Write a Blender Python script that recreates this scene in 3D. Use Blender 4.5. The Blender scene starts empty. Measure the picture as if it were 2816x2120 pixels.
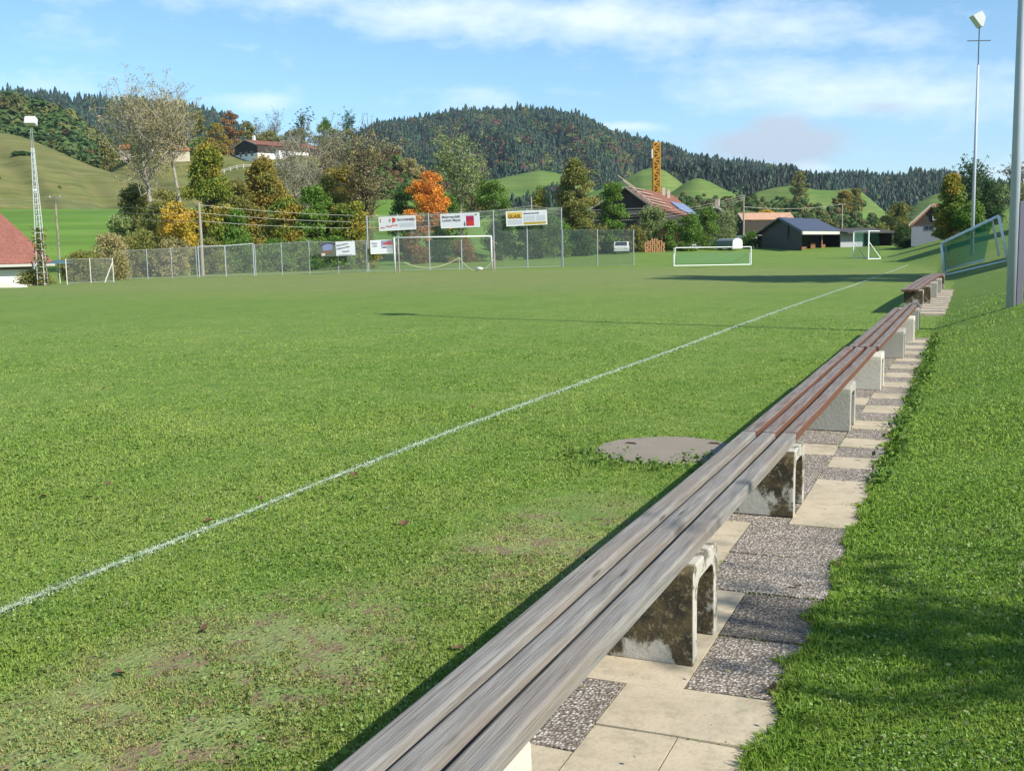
import bpy, math, random
import numpy as np
from mathutils import Vector, Matrix
from mathutils.bvhtree import BVHTree
R = math.radians
C = bpy.context.scene.collection
K = 2816/2212
rng = np.random.default_rng(7)
random.seed(7)

# ------------------------------------------------------------------ camera
class Cam:
    def __init__(s, f=2950, yaw=23.2, pitch=7.32, roll=1.15, H=1.65):
        y, p, r = R(yaw), R(pitch), R(roll)
        s.hor = np.array([-math.sin(y), math.cos(y), 0]); R0 = np.array([math.cos(y), math.sin(y), 0]); Z = np.array([0, 0, 1.])
        s.F = s.hor*math.cos(p)-Z*math.sin(p); U0 = Z*math.cos(p)+s.hor*math.sin(p)
        s.R = math.cos(r)*R0-math.sin(r)*U0; s.U = math.sin(r)*R0+math.cos(r)*U0; s.f = f; s.C = np.array([0, 0, H])
    def ray(s, x, y): return s.F+s.R*(x-1408)/s.f-s.U*(y-1060)/s.f
    def onz(s, x, y, z=0.):
        d = s.ray(x, y); return s.C+d*((z-s.C[2])/d[2])
    def dist(s, x, y, D):
        d = s.ray(x, y); return s.C+d*(D/(d@s.hor))
    def ztop(s, P, x, y):          # height over P's plan position seen at picture height y
        d = s.ray(x, y); t = math.hypot(P[0], P[1])/math.hypot(d[0], d[1]); return s.C[2]+d[2]*t
cam = Cam()
def dist(x, y, D): return cam.dist(x*K, y*K, D)       # overview-picture units

def sm(a, b, x):
    t = np.clip((np.asarray(x, float)-a)/(b-a), 0, 1); return t*t*(3-2*t)
FY = [-500, 45, 67, 100, 130, 200, 400]; FX = [-.57, -.6, -2, -7, -9.5, -13, -20]
SY = [-50, 2, 12, 20, 35, 60, 100]; SS = [.10, .10, .25, .35, .28, .27, .28]
def H(x, y):
    x = np.asarray(x, float); y = np.asarray(y, float)
    d = np.maximum(0, x-np.interp(y, FY, FX)); s = np.interp(y, SY, SS)
    b = s*d; cap = 6.; b = cap*np.tanh(b/cap)
    b = b*sm(230, 150, y)
    D = y*.919-x*.394
    back = 1.0*sm(98, 138, D)*sm(-60, -30, x)
    dip = -.06*sm(-1.45, -1.65, x)*(1-sm(10, 18, -x))
    hole = -1.3*np.exp(-(((x+66)/9)**2+((y-48)/12)**2))*sm(-56.5, -60, x)
    return np.maximum(b, back)+dip+hole
def hit(x, y):
    d = cam.ray(x, y); t = 1.5
    P = cam.C+d*t
    for i in range(4000):
        P = cam.C+d*t
        if P[2] <= H(P[0], P[1]): break
        t += max(.02, .004*t)
    a, b = t-max(.02, .004*t)*1.1, t
    for i in range(30):
        m = (a+b)/2; P = cam.C+d*m
        if P[2] <= H(P[0], P[1]): b = m
        else: a = m
    return cam.C+d*b

# ------------------------------------------------------------------ materials
def nmat(name):
    m = bpy.data.materials.new(name); m.use_nodes = True; nt = m.node_tree
    for n in list(nt.nodes): nt.nodes.remove(n)
    o = nt.nodes.new('ShaderNodeOutputMaterial'); return m, nt, o
def N(nt, t, ins=None, **kw):
    n = nt.nodes.new(t)
    for k, v in kw.items(): setattr(n, k, v)
    for k, v in (ins or {}).items():
        s = n.inputs[k]
        if isinstance(v, bpy.types.NodeSocket): nt.links.new(v, s)
        else: s.default_value = (tuple(v)+(1,) if isinstance(v, (tuple, list)) and len(v) == 3 and s.type == 'RGBA' else v)
    return n
def MATH(nt, op, a, b=0., c=0.): return N(nt, 'ShaderNodeMath', {0: a, 1: b, 2: c}, operation=op).outputs[0]
def MIX(nt, f, a, b):
    n = nt.nodes.new('ShaderNodeMix'); n.data_type = 'RGBA'
    for i, v in ((0, f), (6, a), (7, b)):
        s = n.inputs[i]
        if isinstance(v, bpy.types.NodeSocket): nt.links.new(v, s)
        else: s.default_value = (tuple(v)+(1,))[:4] if isinstance(v, (tuple, list)) else v
    return n.outputs[2]
def MULT(nt, a, b):
    n = nt.nodes.new('ShaderNodeMix'); n.data_type = 'RGBA'; n.blend_type = 'MULTIPLY'; n.inputs[0].default_value = 1
    for i, v in ((6, a), (7, b)):
        s = n.inputs[i]
        if isinstance(v, bpy.types.NodeSocket): nt.links.new(v, s)
        else: s.default_value = (tuple(v)+(1,))[:4]
    return n.outputs[2]
def POS(nt): return N(nt, 'ShaderNodeNewGeometry').outputs['Position']
def OBJ(nt): return N(nt, 'ShaderNodeTexCoord').outputs['Object']
def MAP(nt, v, sc=(1, 1, 1), rot=(0, 0, 0), loc=(0, 0, 0)):
    return N(nt, 'ShaderNodeMapping', {'Vector': v, 'Scale': sc, 'Rotation': rot, 'Location': loc}).outputs[0]
def NOI(nt, v, sc, det=4, ro=.55): return N(nt, 'ShaderNodeTexNoise', {'Vector': v, 'Scale': sc, 'Detail': det, 'Roughness': ro}).outputs['Fac']
def RAMP(nt, f, pts):
    n = nt.nodes.new('ShaderNodeValToRGB'); nt.links.new(f, n.inputs[0]); el = n.color_ramp.elements
    while len(el) < len(pts): el.new(.5)
    for e, (p, c) in zip(el, pts):
        e.position = p; e.color = (c if isinstance(c, (tuple, list)) else (c, c, c))+((1,) if not isinstance(c, (tuple, list)) or len(c) == 3 else ())
    return n.outputs[0]
def BSDF(nt, o, col, rough=.7, bump=None, bs=.3, bd=.02, metal=0., spec=.5):
    b = N(nt, 'ShaderNodeBsdfPrincipled', {'Base Color': col, 'Roughness': rough, 'Metallic': metal, 'Specular IOR Level': spec})
    if bump is not None:
        bn = N(nt, 'ShaderNodeBump', {'Height': bump, 'Strength': bs, 'Distance': bd}); nt.links.new(bn.outputs[0], b.inputs['Normal'])
    nt.links.new(b.outputs[0], o.inputs[0]); return b
MC = {}
def plain(name, col, rough=.7, var=.18, sc=3., metal=0., bs=.15, spec=.4, dirt=None):
    if name in MC: return MC[name]
    m, nt, o = nmat(name); v = OBJ(nt); n1 = NOI(nt, v, sc, 5); n2 = NOI(nt, v, sc*9, 3)
    c = MIX(nt, n1, tuple(x*(1-var) for x in col), tuple(min(1, x*(1+var)) for x in col))
    if dirt:
        c = MIX(nt, RAMP(nt, NOI(nt, v, sc*.7, 6, .65), [(.45, 0.), (.7, 1.)]), c, dirt)
    BSDF(nt, o, c, rough, n2, bs, .01, metal, spec); MC[name] = m; return m

def grass_color(nt, far=False):
    P = POS(nt); 
    n1 = NOI(nt, MAP(nt, P, (1, .6, 1)), .16, 4, .6)
    n2 = NOI(nt, P, 1.3, 4, .6); n3 = NOI(nt, P, 9., 3, .6)
    c = MIX(nt, RAMP(nt, n1, [(.35, 0.), (.65, 1.)]), (.110, .205, .028), (.152, .235, .042))
    c = MIX(nt, RAMP(nt, n2, [(.35, 0.), (.7, .75)]), c, (.155, .228, .050))
    c = MIX(nt, RAMP(nt, n3, [(.4, 0.), (.75, .5)]), c, (.21, .262, .078))
    sx = N(nt, 'ShaderNodeSeparateXYZ', {0: P})
    X, Y = sx.outputs[0], sx.outputs[1]
    n6 = NOI(nt, MAP(nt, P, (1., .75, 1), (0, 0, .4)), .55, 5, .65); n7 = NOI(nt, P, 2.6, 4, .7)
    c = MULT(nt, c, RAMP(nt, n6, [(.3, (.86, .92, .84)), (.7, (1.12, 1.06, 1.1))])); c = MULT(nt, c, RAMP(nt, n7, [(.32, (.86, .91, .85)), (.68, (1.13, 1.08, 1.12))])); c = MULT(nt, c, RAMP(nt, NOI(nt, P, 11., 3, .7), [(.34, (.88, .92, .88)), (.66, (1.11, 1.07, 1.09))]))
    # goal-mouth and worn strip along the bench, dry patches
    def blob(cx, cy, rx, ry):
        a = MATH(nt, 'DIVIDE', MATH(nt, 'SUBTRACT', X, cx), rx); b = MATH(nt, 'DIVIDE', MATH(nt, 'SUBTRACT', Y, cy), ry)
        return MATH(nt, 'SUBTRACT', 1., MATH(nt, 'ADD', MATH(nt, 'MULTIPLY', a, a), MATH(nt, 'MULTIPLY', b, b)))
    w = MATH(nt, 'MAXIMUM', blob(-2.75, 3.3, .85, 1.5), MATH(nt, 'MULTIPLY', blob(-2.2, 5.6, .7, 1.5), .7))
    w = MATH(nt, 'MAXIMUM', w, MATH(nt, 'MULTIPLY', blob(-30, 56, 38, 26), .45))
    w = MATH(nt, 'MAXIMUM', w, 0.)
    dry = MATH(nt, 'MULTIPLY', w, RAMP(nt, n2, [(.30, .25), (.6, 1.)]))
    c = MIX(nt, MATH(nt, 'MINIMUM', MATH(nt, 'MULTIPLY', dry, .75), .6), c, (.29, .285, .14))
    lush = RAMP(nt, X, [(0, 0.), (1, 1.)])
    bank = MATH(nt, 'MULTIPLY', MATH(nt, 'GREATER_THAN', X, -.6), N(nt, 'ShaderNodeMapRange', {0: Y, 1: 6., 2: 45., 3: 1., 4: 0.}).outputs[0])
    c = MIX(nt, MATH(nt, 'MULTIPLY', bank, .45), c, (.112, .222, .026))
    return c, w, n2, n3, P
def m_ground():
    m, nt, o = nmat('turf_soil'); c, w, n2, n3, P = grass_color(nt)
    n4 = NOI(nt, MAP(nt, P, (1.2, 1, 1)), 34., 3, .65); n5 = NOI(nt, P, 5., 5, .7)
    c = MIX(nt, RAMP(nt, n4, [(.35, 0.), (.6, 1.)]), MULT(nt, c, (.84, .87, .78)), c)
    c = MIX(nt, MATH(nt, 'MULTIPLY', RAMP(nt, n5, [(.55, 0.), (.75, .35)]), 1.), c, (.26, .24, .08))
    soil = MIX(nt, n3, (.15, .105, .058), (.25, .185, .11))
    sw = MATH(nt, 'MULTIPLY', MATH(nt, 'MINIMUM', MATH(nt, 'MULTIPLY', w, 1.8), 1.), RAMP(nt, NOI(nt, P, 5.5, 6, .75), [(.50, 0.), (.57, .95)]))
    c = MIX(nt, sw, c, soil)
    BSDF(nt, o, c, .85, n4, .7, .03, spec=.15); return m
def m_blade():
    m, nt, o = nmat('grass_blades'); c, w, n2, n3, P = grass_color(nt)
    a = N(nt, 'ShaderNodeAttribute', attribute_name='var').outputs['Fac']
    c2 = MIX(nt, RAMP(nt, a, [(0., 0.), (.55, .35), (.8, .8), (1., 1.)]), MULT(nt, c, (1.75, 1.65, 1.45)), MULT(nt, c, (2.45, 2.1, 2.2)))
    c2 = MIX(nt, RAMP(nt, a, [(.93, 0.), (.97, .8)]), c2, (.42, .36, .17))
    d = N(nt, 'ShaderNodeBsdfPrincipled', {'Base Color': c2, 'Roughness': .55, 'Specular IOR Level': .35})
    t = N(nt, 'ShaderNodeBsdfTranslucent', {'Color': c2})
    mx = N(nt, 'ShaderNodeMixShader', {0: .45, 1: d.outputs[0], 2: t.outputs[0]}); nt.links.new(mx.outputs[0], o.inputs[0]); return m
def m_leaf(name='leaf', tr=.25):
    m, nt, o = nmat(name); c = N(nt, 'ShaderNodeAttribute', attribute_name='col').outputs['Color']
    d = N(nt, 'ShaderNodeBsdfPrincipled', {'Base Color': c, 'Roughness': .6, 'Specular IOR Level': .25})
    t = N(nt, 'ShaderNodeBsdfTranslucent', {'Color': c})
    mx = N(nt, 'ShaderNodeMixShader', {0: tr, 1: d.outputs[0], 2: t.outputs[0]}); nt.links.new(mx.outputs[0], o.inputs[0]); return m
def m_meadow(name, c1, c2, c3, sc=.02, fine=.5):
    m, nt, o = nmat(name); P = POS(nt); n1 = NOI(nt, MAP(nt, P, (1, 1, 2.5)), sc, 5, .6); n2 = NOI(nt, P, fine, 4, .65); n3 = NOI(nt, P, fine*.2, 4, .6)
    c = MIX(nt, RAMP(nt, n1, [(.35, 0.), (.65, 1.)]), c1, c2); c = MIX(nt, RAMP(nt, n2, [(.45, 0.), (.7, .7)]), c, c3)
    c = MIX(nt, RAMP(nt, n3, [(.5, 0.), (.75, .5)]), c, tuple(x*.7 for x in c1))
    tz = NOI(nt, MAP(nt, P, (.035, .035, 1.1)), 1., 4, .6); c = MULT(nt, c, RAMP(nt, tz, [(.36, (.80, .84, .80)), (.64, (1.16, 1.12, 1.14))]))
    BSDF(nt, o, c, .9, tz, .8, .8, spec=.1); return m
def m_wood(name, c1, c2, c3, rough=.75, paint=None):
    m, nt, o = nmat(name); v = OBJ(nt)
    g = NOI(nt, MAP(nt, v, (55, 2.6, 55)), 1., 6, .62); g2 = NOI(nt, MAP(nt, v, (150, 4, 150)), 1., 3, .6); n = NOI(nt, MAP(nt, v, (6, 1.2, 6)), 1., 4)
    c = MIX(nt, RAMP(nt, g, [(.35, 0.), (.65, 1.)]), c1, c2); c = MIX(nt, RAMP(nt, n, [(.45, 0.), (.7, .7)]), c, c3)
    c = MIX(nt, RAMP(nt, g2, [(.56, 0.), (.72, .45)]), c, tuple(x*.5 for x in c1))
    # knots
    vo = N(nt, 'ShaderNodeTexVoronoi', {'Vector': MAP(nt, v, (9, 1.35, 9)), 'Scale': 1., 'Randomness': 1.}, feature='F1').outputs['Distance']
    c = MIX(nt, RAMP(nt, vo, [(.05, .75), (.10, 0.)]), c, tuple(x*.4 for x in c1))
    if paint:      # worn red glaze: the sides keep it, the top has lost most of it
        nz = N(nt, 'ShaderNodeSeparateXYZ', {0: N(nt, 'ShaderNodeNewGeometry').outputs['Normal']}).outputs[2]
        side = MATH(nt, 'LESS_THAN', nz, .6)
        k = MATH(nt, 'MAXIMUM', MATH(nt, 'MULTIPLY', side, .92), RAMP(nt, NOI(nt, MAP(nt, v, (14, 2.2, 14)), 1., 5, .7), [(.52, 0.), (.68, .6)]))
        c = MIX(nt, k, c, MIX(nt, g, paint, tuple(x*1.5 for x in paint)))
    BSDF(nt, o, c, rough, g2, .9, .004, spec=.15); return m
def m_concrete(name, base, moss=0., fine=40.):
    m, nt, o = nmat(name); v = OBJ(nt); n1 = NOI(nt, v, 3., 6, .65); n2 = NOI(nt, v, fine, 4, .7); n3 = NOI(nt, v, 14., 6, .7)
    c = MIX(nt, n1, tuple(x*.78 for x in base), tuple(min(1, x*1.18) for x in base)); c = MIX(nt, RAMP(nt, n2, [(.5, 0.), (.75, .35)]), c, tuple(x*.5 for x in base))
    if moss:
        big = NOI(nt, MAP(nt, v, (1, 1, .8), loc=(moss*7, moss*3, 0)), 4.5, 6, .68)
        sz = N(nt, 'ShaderNodeSeparateXYZ', {0: v}).outputs[2]
        big = MATH(nt, 'ADD', big, MATH(nt, 'MULTIPLY', MATH(nt, 'SUBTRACT', sz, .10), .6))
        nn_ = N(nt, 'ShaderNodeSeparateXYZ', {0: N(nt, 'ShaderNodeNewGeometry').outputs['Normal']}); fr_ = MATH(nt, 'GREATER_THAN', MATH(nt, 'MULTIPLY', nn_.outputs[1], -1.), .55)
        fac = MATH(nt, 'MAXIMUM', fr_, RAMP(nt, NOI(nt, v, 9., 4, .7), [(.50, 0.), (.58, .8)]))
        mo = MIX(nt, RAMP(nt, n3, [(.4, 0.), (.6, 1.)]), (.022, .019, .012), (.095, .068, .028)); mo = MIX(nt, RAMP(nt, n2, [(.55, 0.), (.68, .9)]), mo, (.24, .20, .11))
        c = MIX(nt, MATH(nt, 'MULTIPLY', RAMP(nt, big, [(.44, 0.), (.50, .95)]), fac), c, mo)
    BSDF(nt, o, c, .9, n2, .7, .006, spec=.2); return m
def m_pebble(name, dark=1.):
    m, nt, o = nmat(name); P = POS(nt)
    vo = N(nt, 'ShaderNodeTexVoronoi', {'Vector': P, 'Scale': 78., 'Randomness': 1.}, feature='F1'); d = vo.outputs['Distance']
    wh = N(nt, 'ShaderNodeSeparateXYZ', {0: vo.outputs['Color']}).outputs[0]
    st = RAMP(nt, wh, [(0., (.16*dark, .125*dark, .095*dark)), (.35, (.29*dark, .24*dark, .19*dark)), (.7, (.43*dark, .37*dark, .30*dark)), (1., (.62*dark, .57*dark, .49*dark))])
    c = MIX(nt, RAMP(nt, d, [(.42, 0.), (.68, 1.)]), st, (.15*dark, .122*dark, .092*dark))
    c = MIX(nt, RAMP(nt, NOI(nt, P, 2.2, 4), [(.5, 0.), (.75, .5)]), c, (.09, .085, .06))
    BSDF(nt, o, c, .75, MATH(nt, 'SUBTRACT', 1., d), .9, .008, spec=.4); return m
def m_slab():
    m, nt, o = nmat('smooth_slab'); P = POS(nt); n1 = NOI(nt, P, 2.3, 5, .6); n2 = NOI(nt, P, 60., 3, .7); n3 = NOI(nt, P, 9., 5, .7)
    c = MIX(nt, n1, (.38, .315, .215), (.58, .49, .35)); c = MIX(nt, RAMP(nt, n2, [(.5, 0.), (.75, .4)]), c, (.25, .2, .14)); c = MIX(nt, RAMP(nt, n3, [(.50, 0.), (.72, .55)]), c, (.21, .18, .115)); c = MIX(nt, RAMP(nt, NOI(nt, P, 1.1, 6, .75), [(.50, 0.), (.70, .5)]), c, (.17, .16, .10))
    BSDF(nt, o, c, .85, n2, .5, .003, spec=.25); return m
def m_net(name, col, cell=.05, wire=.10, axes='uv'):
    m, nt, o = nmat(name); uv = N(nt, 'ShaderNodeTexCoord').outputs['UV']; mp = MAP(nt, uv, (1/cell,)*3, (0, 0, R(45)))
    s = N(nt, 'ShaderNodeSeparateXYZ', {0: mp})
    a = MATH(nt, 'ABSOLUTE', MATH(nt, 'SUBTRACT', MATH(nt, 'FRACT', s.outputs[0]), .5)); b = MATH(nt, 'ABSOLUTE', MATH(nt, 'SUBTRACT', MATH(nt, 'FRACT', s.outputs[1]), .5))
    k = MATH(nt, 'LESS_THAN', MATH(nt, 'MINIMUM', a, b), wire*.5)
    bs = N(nt, 'ShaderNodeBsdfPrincipled', {'Base Color': col, 'Roughness': .6}); t = N(nt, 'ShaderNodeBsdfTransparent')
    mx = N(nt, 'ShaderNodeMixShader', {0: k, 1: t.outputs[0], 2: bs.outputs[0]}); nt.links.new(mx.outputs[0], o.inputs[0]); return m
def m_tile(name, c1, c2, sc=3.):
    m, nt, o = nmat(name); v = N(nt, 'ShaderNodeTexCoord').outputs['UV']
    br = N(nt, 'ShaderNodeTexBrick', {'Vector': v, 'Color1': c1, 'Color2': c2, 'Mortar': tuple(x*.45 for x in c1), 'Scale': sc, 'Mortar Size': .03, 'Brick Width': .5, 'Row Height': .5})
    n = NOI(nt, POS(nt), .7, 5, .7); c = MIX(nt, RAMP(nt, n, [(.45, 0.), (.75, .5)]), br.outputs[0], tuple(x*.5 for x in c2))
    BSDF(nt, o, c, .85, br.outputs['Fac'], .4, .03, spec=.2); return m
def m_planks(name, c1, c2, sc=4.):
    m, nt, o = nmat(name); v = N(nt, 'ShaderNodeTexCoord').outputs['UV']; s = N(nt, 'ShaderNodeSeparateXYZ', {0: v})
    f = MATH(nt, 'FRACT', MATH(nt, 'MULTIPLY', s.outputs[0], sc)); e = RAMP(nt, f, [(0., 0.), (.08, 1.), (1., 1.)])
    n = NOI(nt, MAP(nt, v, (sc*6, .6, 1)), 1., 5, .7); c = MIX(nt, n, c1, c2); c = MIX(nt, e, tuple(x*.3 for x in c1), c)
    BSDF(nt, o, c, .9, e, .5, .02, spec=.15); return m

# ------------------------------------------------------------------ mesh helpers
class MB:
    def __init__(s): s.v = []; s.f = []; s.mi = []; s.uv = []; s.cur = 0; s.smooth = False
    def add(s, vs, fs, uvs=None):
        b = len(s.v); s.v += [tuple(map(float, p)) for p in vs]
        for i, f in enumerate(fs):
            s.f.append([b+k for k in f]); s.mi.append(s.cur); s.uv.append(uvs[i] if uvs else None)
    def box(s, c, size, rz=0, M=None):
        sx, sy, sz = [a/2 for a in size]; P = [Vector((x*sx, y*sy, z*sz)) for z in (-1, 1) for y in (-1, 1) for x in (-1, 1)]
        if M is None: M = Matrix.Rotation(rz, 3, 'Z')
        P = [M@p+Vector(c) for p in P]; s.add(P, [(0, 2, 3, 1), (4, 5, 7, 6), (0, 1, 5, 4), (2, 6, 7, 3), (1, 3, 7, 5), (0, 4, 6, 2)])
    def bar(s, a, b, w, h=None):       # square bar between two points
        a, b = Vector(a), Vector(b); d = b-a; L = d.length
        if L < 1e-6: return
        q = d.to_track_quat('Z', 'Y').to_matrix(); s.box((a+b)/2, (w, h or w, L), M=q)
    def tube(s, pts, rad, n=6, cap=True):
        pts = [Vector(p) for p in pts]; rad = rad if hasattr(rad, '__len__') else [rad]*len(pts); b = len(s.v); up = None
        for i, p in enumerate(pts):
            t = (pts[min(i+1, len(pts)-1)]-pts[max(i-1, 0)]).normalized()
            if up is None: up = t.orthogonal().normalized()
            up = (up-t*up.dot(t)); up = up.normalized() if up.length > 1e-5 else t.orthogonal().normalized(); w = t.cross(up)
            for k in range(n):
                a = 2*math.pi*k/n; s.v.append(tuple(p+(up*math.cos(a)+w*math.sin(a))*rad[i]))
        for i in range(len(pts)-1):
            for k in range(n):
                k2 = (k+1) % n; s.f.append([b+i*n+k, b+i*n+k2, b+(i+1)*n+k2, b+(i+1)*n+k]); s.mi.append(s.cur); s.uv.append(None)
        if cap:
            s.f.append([b+k for k in range(n)][::-1]); s.f.append([b+(len(pts)-1)*n+k for k in range(n)]); s.mi += [s.cur]*2; s.uv += [None]*2
    def quad(s, a, b, c, d, t=0., uvs=None):   # uv in metres by default
        A, B, Cc, D = map(Vector, (a, b, c, d))
        if uvs is None:
            w = (B-A).length; h = (D-A).length; uvs = [(0, 0), (w, 0), (w, h), (0, h)]
        if t:
            n = (B-A).cross(D-A).normalized()*t; Q = [p-n for p in (A, B, Cc, D)]
            s.add([A, B, Cc, D]+Q, [(0, 1, 2, 3), (7, 6, 5, 4), (0, 4, 5, 1), (1, 5, 6, 2), (2, 6, 7, 3), (3, 7, 4, 0)], [uvs]+[[(0, 0), (.1, 0), (.1, .1), (0, .1)]]*5)
        else: s.add([A, B, Cc, D], [(0, 1, 2, 3)], [uvs])
    def poly(s, P, t=0., uvs=None):
        n = len(P); P = [Vector(p) for p in P]; nn = (P[1]-P[0]).cross(P[2]-P[0]).normalized()
        if uvs is None:
            u = (P[1]-P[0]).normalized(); w = nn.cross(u); uvs = [((p-P[0]).dot(u), (p-P[0]).dot(w)) for p in P]
        if t:
            Q = [p-nn*t for p in P]; fs = [tuple(range(n)), tuple(range(2*n-1, n-1, -1))]+[(i, i+n, (i+1) % n+n, (i+1) % n) for i in range(n)]
            s.add(P+Q, fs, [uvs, uvs[::-1]]+[[(0, 0), (.1, 0), (.1, .1), (0, .1)]]*n)
        else: s.add(P, [tuple(range(n))], [uvs])
    def build(s, name, mats, parent=None, smooth=False, bevel=0., loc=None):
        mats = mats if isinstance(mats, (list, tuple)) else [mats]
        off = Vector(loc) if loc is not None else (Vector(parent['org']) if parent is not None and 'org' in parent else None)
        vs = s.v
        if off is not None: vs = [(x-off[0], y-off[1], z-off[2]) for x, y, z in vs]
        me = bpy.data.meshes.new(name); me.from_pydata(vs, [], s.f)
        for m in mats: me.materials.append(m)
        if len(mats) > 1: me.polygons.foreach_set('material_index', s.mi)
        if any(u is not None for u in s.uv):
            L = me.uv_layers.new(name='UVMap'); i = 0
            for f, u in zip(s.f, s.uv):
                for j in range(len(f)):
                    if u is not None: L.data[i].uv = u[j]
                    i += 1
        if smooth: me.polygons.foreach_set('use_smooth', [True]*len(me.polygons))
        me.update(); o = bpy.data.objects.new(name, me); C.objects.link(o)
        if parent is not None: o.parent = parent
        elif off is not None: o.location = off
        if bevel:
            b = o.modifiers.new('b', 'BEVEL'); b.width = bevel; b.segments = 2; b.limit_method = 'ANGLE'; b.angle_limit = R(40)
        return o
def fast(name, V, nper, mat, attrs=None, parent=None, smooth=False):
    V = np.asarray(V, np.float32); n = len(V)//nper; me = bpy.data.meshes.new(name)
    if parent is not None and 'org' in parent: V = V-np.array(parent['org'], np.float32)
    me.vertices.add(len(V)); me.vertices.foreach_set('co', V.ravel()); me.loops.add(n*nper); me.loops.foreach_set('vertex_index', np.arange(n*nper, dtype=np.int32))
    me.polygons.add(n); me.polygons.foreach_set('loop_start', np.arange(0, n*nper, nper, dtype=np.int32)); me.polygons.foreach_set('loop_total', np.full(n, nper, np.int32))
    me.update(calc_edges=True)
    for k, a in (attrs or {}).items():
        if a.ndim == 1: at = me.attributes.new(k, 'FLOAT', 'POINT'); at.data.foreach_set('value', a.astype(np.float32))
        else: at = me.attributes.new(k, 'FLOAT_COLOR', 'POINT'); at.data.foreach_set('color', np.concatenate([a, np.ones((len(a), 1))], 1).astype(np.float32).ravel())
    me.materials.append(mat); o = bpy.data.objects.new(name, me); C.objects.link(o)
    if parent is not None: o.parent = parent
    return o
def tag(o, label=None, cat=None, group=None, kind=None):
    for k, v in (('label', label), ('category', cat), ('group', group), ('kind', kind)):
        if v: o[k] = v
    return o
def thing(name, label, cat, loc, group=None):
    o = bpy.data.objects.new(name, None); C.objects.link(o); o.location = tuple(map(float, loc)); o['org'] = [float(v) for v in loc]
    return tag(o, label, cat, group)

# ------------------------------------------------------------------ terrain
def noise2(x, y, s, seed):
    r = np.random.default_rng(seed); g_ = r.uniform(0, 1, (64, 64)); u = (x*s) % 64; v = (y*s) % 64; i = np.floor(u).astype(int); j = np.floor(v).astype(int); a = u-i; b = v-j; a = a*a*(3-2*a); b = b*b*(3-2*b)
    i %= 64; j %= 64; i1, j1 = (i+1) % 64, (j+1) % 64
    return g_[i, j]*(1-a)*(1-b)+g_[i1, j]*a*(1-b)+g_[i, j1]*(1-a)*b+g_[i1, j1]*a*b
M_ground = m_ground()
def axis(vals, far):
    v = list(vals); s = sorted(v); 
    step = 1.; hi = s[-1]; lo = s[0]; out = []
    a = hi; st = s[-1]-s[-2]
    while a < far: st *= 1.13; a += st; out.append(a)
    a = lo; st = s[1]-s[0]; o2 = []
    while a > -far: st *= 1.13; a -= st; o2.append(a)
    return np.array(sorted(o2)+s+out)
xs = axis(sorted(set(np.round(np.concatenate([np.arange(-4, -1.8, .4), [-1.75, -1.65, -1.55, -1.45, -1.4, -1.2, -1, -.8, -.62, -.57, -.54, -.4], np.arange(-.2, 6, .4)]), 3))), 2900)
ys = axis(np.arange(-4, 40, 1.), 2900)
X, Y = np.meshgrid(xs, ys); Z = H(X, Y)
path_mask = (X > -1.42) & (X < -.575) & (Y < 25) & (Y > -6)
Z = Z-.03*((X > -1.42) & (X < -.575) & (Y < 19.6))
nx, ny = len(xs), len(ys)
me = bpy.data.meshes.new('ground'); idx = np.arange(nx*ny).reshape(ny, nx)
fc = np.stack([idx[:-1, :-1], idx[:-1, 1:], idx[1:, 1:], idx[1:, :-1]], -1).reshape(-1, 4)
gv = np.stack([X, Y, Z], -1).reshape(-1, 3)
me.from_pydata(gv.tolist(), [], fc.tolist()); me.materials.append(M_ground); me.polygons.foreach_set('use_smooth', [True]*len(me.polygons)); me.update()
g = bpy.data.objects.new('ground', me); C.objects.link(g); g['kind'] = 'structure'
BV = [BVHTree.FromPolygons(gv.tolist(), fc.tolist())]
def gz(x, y):
    z = -50
    for b in BV:
        h = b.ray_cast(Vector((x, y, 3000)), Vector((0, 0, -1)))
        if h[0] is not None: z = max(z, h[0].z)
    return z
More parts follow.
